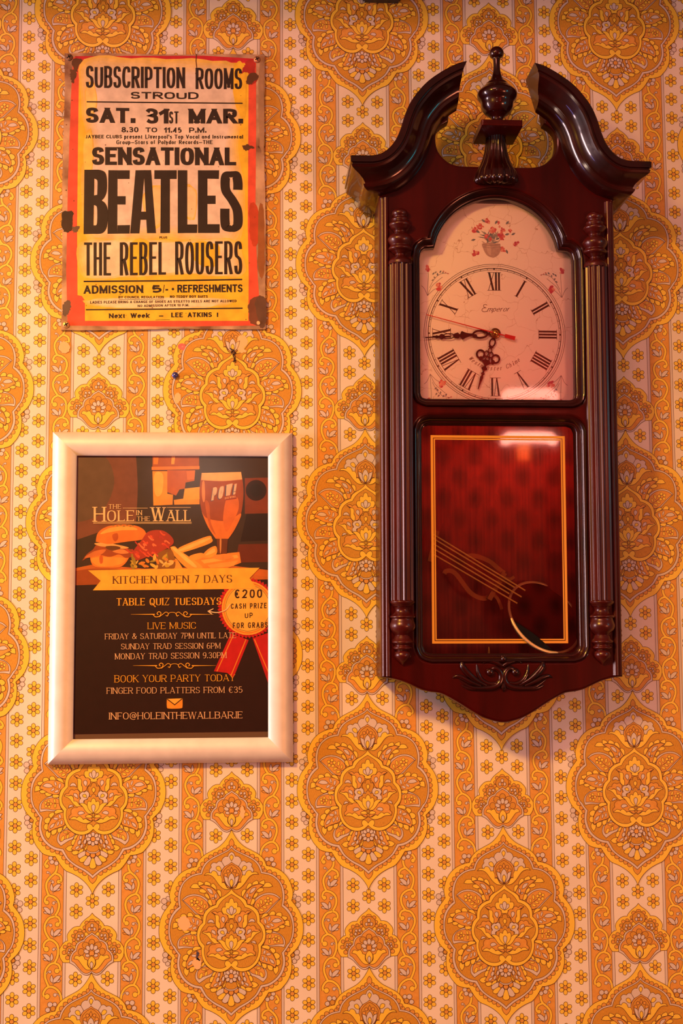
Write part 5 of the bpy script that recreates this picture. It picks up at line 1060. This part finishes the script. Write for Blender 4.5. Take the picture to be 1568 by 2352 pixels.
# ------------------------------------------------------------------ the rest of the room: beam added above for shade, opposite wall seen in the clock glass, its lamp
def box(bm, x0, x1, y0, y1_, z0, z1):
    m = Matrix.Translation(((x0 + x1) / 2, (y0 + y1_) / 2, (z0 + z1) / 2)) @ Matrix.Diagonal((x1 - x0, y1_ - y0, z1 - z0, 1)); bmesh.ops.create_cube(bm, size=1, matrix=m)
def build_room():
    dkw = noise_mix(nmat('dark_beam', (.05, .02, .01), .6), (.06, .025, .012), (.03, .012, .008), scale=(1, 6, 6), nscale=6)
    bm = bmesh.new(); box(bm, -1.6, 1.6, -.13, -.0012, BASE + .849, BASE + .96); o = from_bm('trim_1', bm, dkw, None); tag(o, 'dark wooden beam added above the view to shade the top of the papered wall', kind='structure')  # unseen beam, added to darken the top strip of the wall
    fl = noise_mix(nmat('dark_floor', (.08, .04, .02), .5), (.09, .045, .02), (.05, .025, .012), scale=(1, 8, 1), nscale=5)
    bm = bmesh.new(); box(bm, -1.6, 1.6, -3.2, 0, -.05, 0); tag(from_bm('floor', bm, fl, None), 'dark wooden pub floor', kind='structure')
    # opposite wall: red paper with dark oval motifs
    I = Ink(); I.fill(rect(-1.6, -BASE, 1.6, 1.15), (.72, .045, .025), 0)
    for i in range(-3, 17):
        for j in range(-8, 12):
            x = .103 * i + (.0515 if j % 2 else 0); z = .069 * j + .03
            I.fill(ellipse(x, z, .026, .036, 0, 14), (.40, .026, .015), 1); I.fill(ellipse(x, z, .012, .017, 0, 10), (.22, .016, .009), 2)
    V, F, K = I.arrays(lambda x, y: (x, y), .0002)
    me = mesh_from('wall_front', np.stack([V[:, 0], -3.2 + V[:, 2], V[:, 1] + BASE], 1), F); me.flip_normals()
    a = me.attributes.new('ink', 'FLOAT_COLOR', 'FACE'); a.data.foreach_set('color', np.array([(*k, 1.0) for k in K], np.float32).ravel())
    tag(link('wall_front', me, attr_mat('red_wallpaper', .6, mottle=.2, nscale=30)), 'red patterned wall opposite, seen in the clock glass', kind='structure')
    # red bar lamp on that wall
    root = empty('wall_lamp', (.775, -3.2, BASE + .712)); tag(root, 'small glowing bar lamp reflected in the lower clock glass', 'lamp')
    em = bpy.data.materials.new('lamp_glow'); em.use_nodes = True; b = em.node_tree.nodes['Principled BSDF']; b.inputs['Emission Color'].default_value = (1, .34, .25, 1); b.inputs['Emission Strength'].default_value = 17
    brass = nmat('lamp_brass', (.5, .3, .1), .3, 1)
    bm = bmesh.new(); n = 16
    P = [(-.078, 0, .030), (-.076, 0, .044), (-.066, 0, .052), (0, 0, .053), (.066, 0, .052), (.076, 0, .044), (.078, 0, .030)]
    V = [Vector((x, .105, z)) for x, y, z in P]; rows = []
    for i, p_ in enumerate(V):
        t_ = (V[min(i + 1, 6)] - V[max(i - 1, 0)]).normalized(); s_ = t_.cross(Vector((0, 1, 0))).normalized(); r = .017 if 0 < i < 6 else .012
        rows.append([bm.verts.new(p_ + (s_ * cos(a) + Vector((0, 1, 0)) * sin(a)) * r) for a in [2 * pi * k / n for k in range(n)]])
    ring_rows(bm, rows); bm.faces.new(rows[0]); bm.faces.new(rows[-1]); from_bm('glass_tube', bm, em, root, 60)
    bm = bmesh.new(); box(bm, -.02, .02, .001, .012, -.01, .06); box(bm, -.006, .006, .01, .1, .046, .056); from_bm('bracket', bm, brass, root)
build_room()
def build_bracket():
    (xa, z), (xb, _) = at(832, 9, .0), at(918, 9, .0)
    root = empty('beam_bracket', ((xa + xb) / 2, 0, BASE + z)); tag(root, 'black bracket hanging from the beam at the top edge above the clock', 'bracket')
    bm = bmesh.new(); box(bm, -(xb - xa) / 2, (xb - xa) / 2, -.085, -.001, 0, .849 - z); bmesh.ops.bevel(bm, geom=bm.edges[:], offset=.002, segments=2, affect='EDGES')
    from_bm('plate', bm, nmat('bracket_black', (.012, .010, .010), .5), root, 30)
    bm = bmesh.new(); box(bm, -(xb - xa) * .95, -(xb - xa) / 2, -.075, -.001, .006, .849 - z); from_bm('arm', bm, nmat('bracket_rust', (.06, .025, .015), .6), root)
build_bracket()
# ------------------------------------------------------------------ small things on the paper
def build_bits():
    x, z = at(402, 862, .002)
    root = empty('push_pin', (x, 0, z + BASE)); tag(root, 'small blue round-headed pin stuck in the wallpaper between the posters', 'pin')
    bm = bmesh.new()
    prof = [(0, .0052), (.0018, .0049), (.0029, .0039), (.0033, .0028), (.0028, .0014), (.0018, .0010), (.0016, .0004), (0, .0004)]
    rows = [[bm.verts.new((r * cos(a), -d_, r * sin(a))) for a in [2 * pi * i / 20 for i in range(20)]] for r, d_ in prof]; ring_rows(bm, rows); bmesh.ops.remove_doubles(bm, verts=bm.verts, dist=1e-7)
    from_bm('head', bm, nmat('pin_blue', (.06, .06, .30), .25, .3, .5), root, 50)
    bm = bmesh.new(); box(bm, -.0005, .0005, -.0012, .004, -.0005, .0005); from_bm('point', bm, nmat('pin_steel', (.5, .5, .5), .3, 1), root)
    x, z = at(417, 797, .001)
    I = Ink(); I.fill(spline(parse("-7,2 -4,6 2,7 7,4 6,-2 3,-6 -1,-4 -5,-3"), True, 5), (.85, .16, .16)); I.fill(ellipse(1.5, 1, 2, 1.4, 20), (.90, .30, .24))
    o = print_mesh('paper_scrap', I, lambda a, b: (a * .00055, b * .00055), .0004, 4e-5, attr_mat('scrap_pink', .6), None); o.location = (x, 0, z + BASE)
    tag(o, 'torn pink scrap of paper stuck on the gold medallion above the frame', 'paper scrap')
    x, z = at(535, 810, .001)
    I = Ink()
    for P, w_ in (("1,-22 3,-14 0,-6 4,2 -3,8 -8,10", .9), ("3,-20 5,-12 3,-4 7,0", .7), ("0,-5 -4,0 -2,4 3,6", .6), ("2,-15 6,-18 5,-24", .6)): I.stroke(spline(parse(P), False, 5), w_ * 2.2, (.05, .022, .012))
    o = print_mesh('dead_twig', I, lambda a, b: (a * .00043, b * .00043), .0012, 4e-5, attr_mat('twig_brown', .7), None); o.location = (x, 0, z + BASE)
    sm = o.modifiers.new('thickness', 'SOLIDIFY'); sm.thickness = .0008; sm.offset = 0
    tag(o, 'dry brown shred hanging on the paper below the tin sign', 'shred')
build_bits()
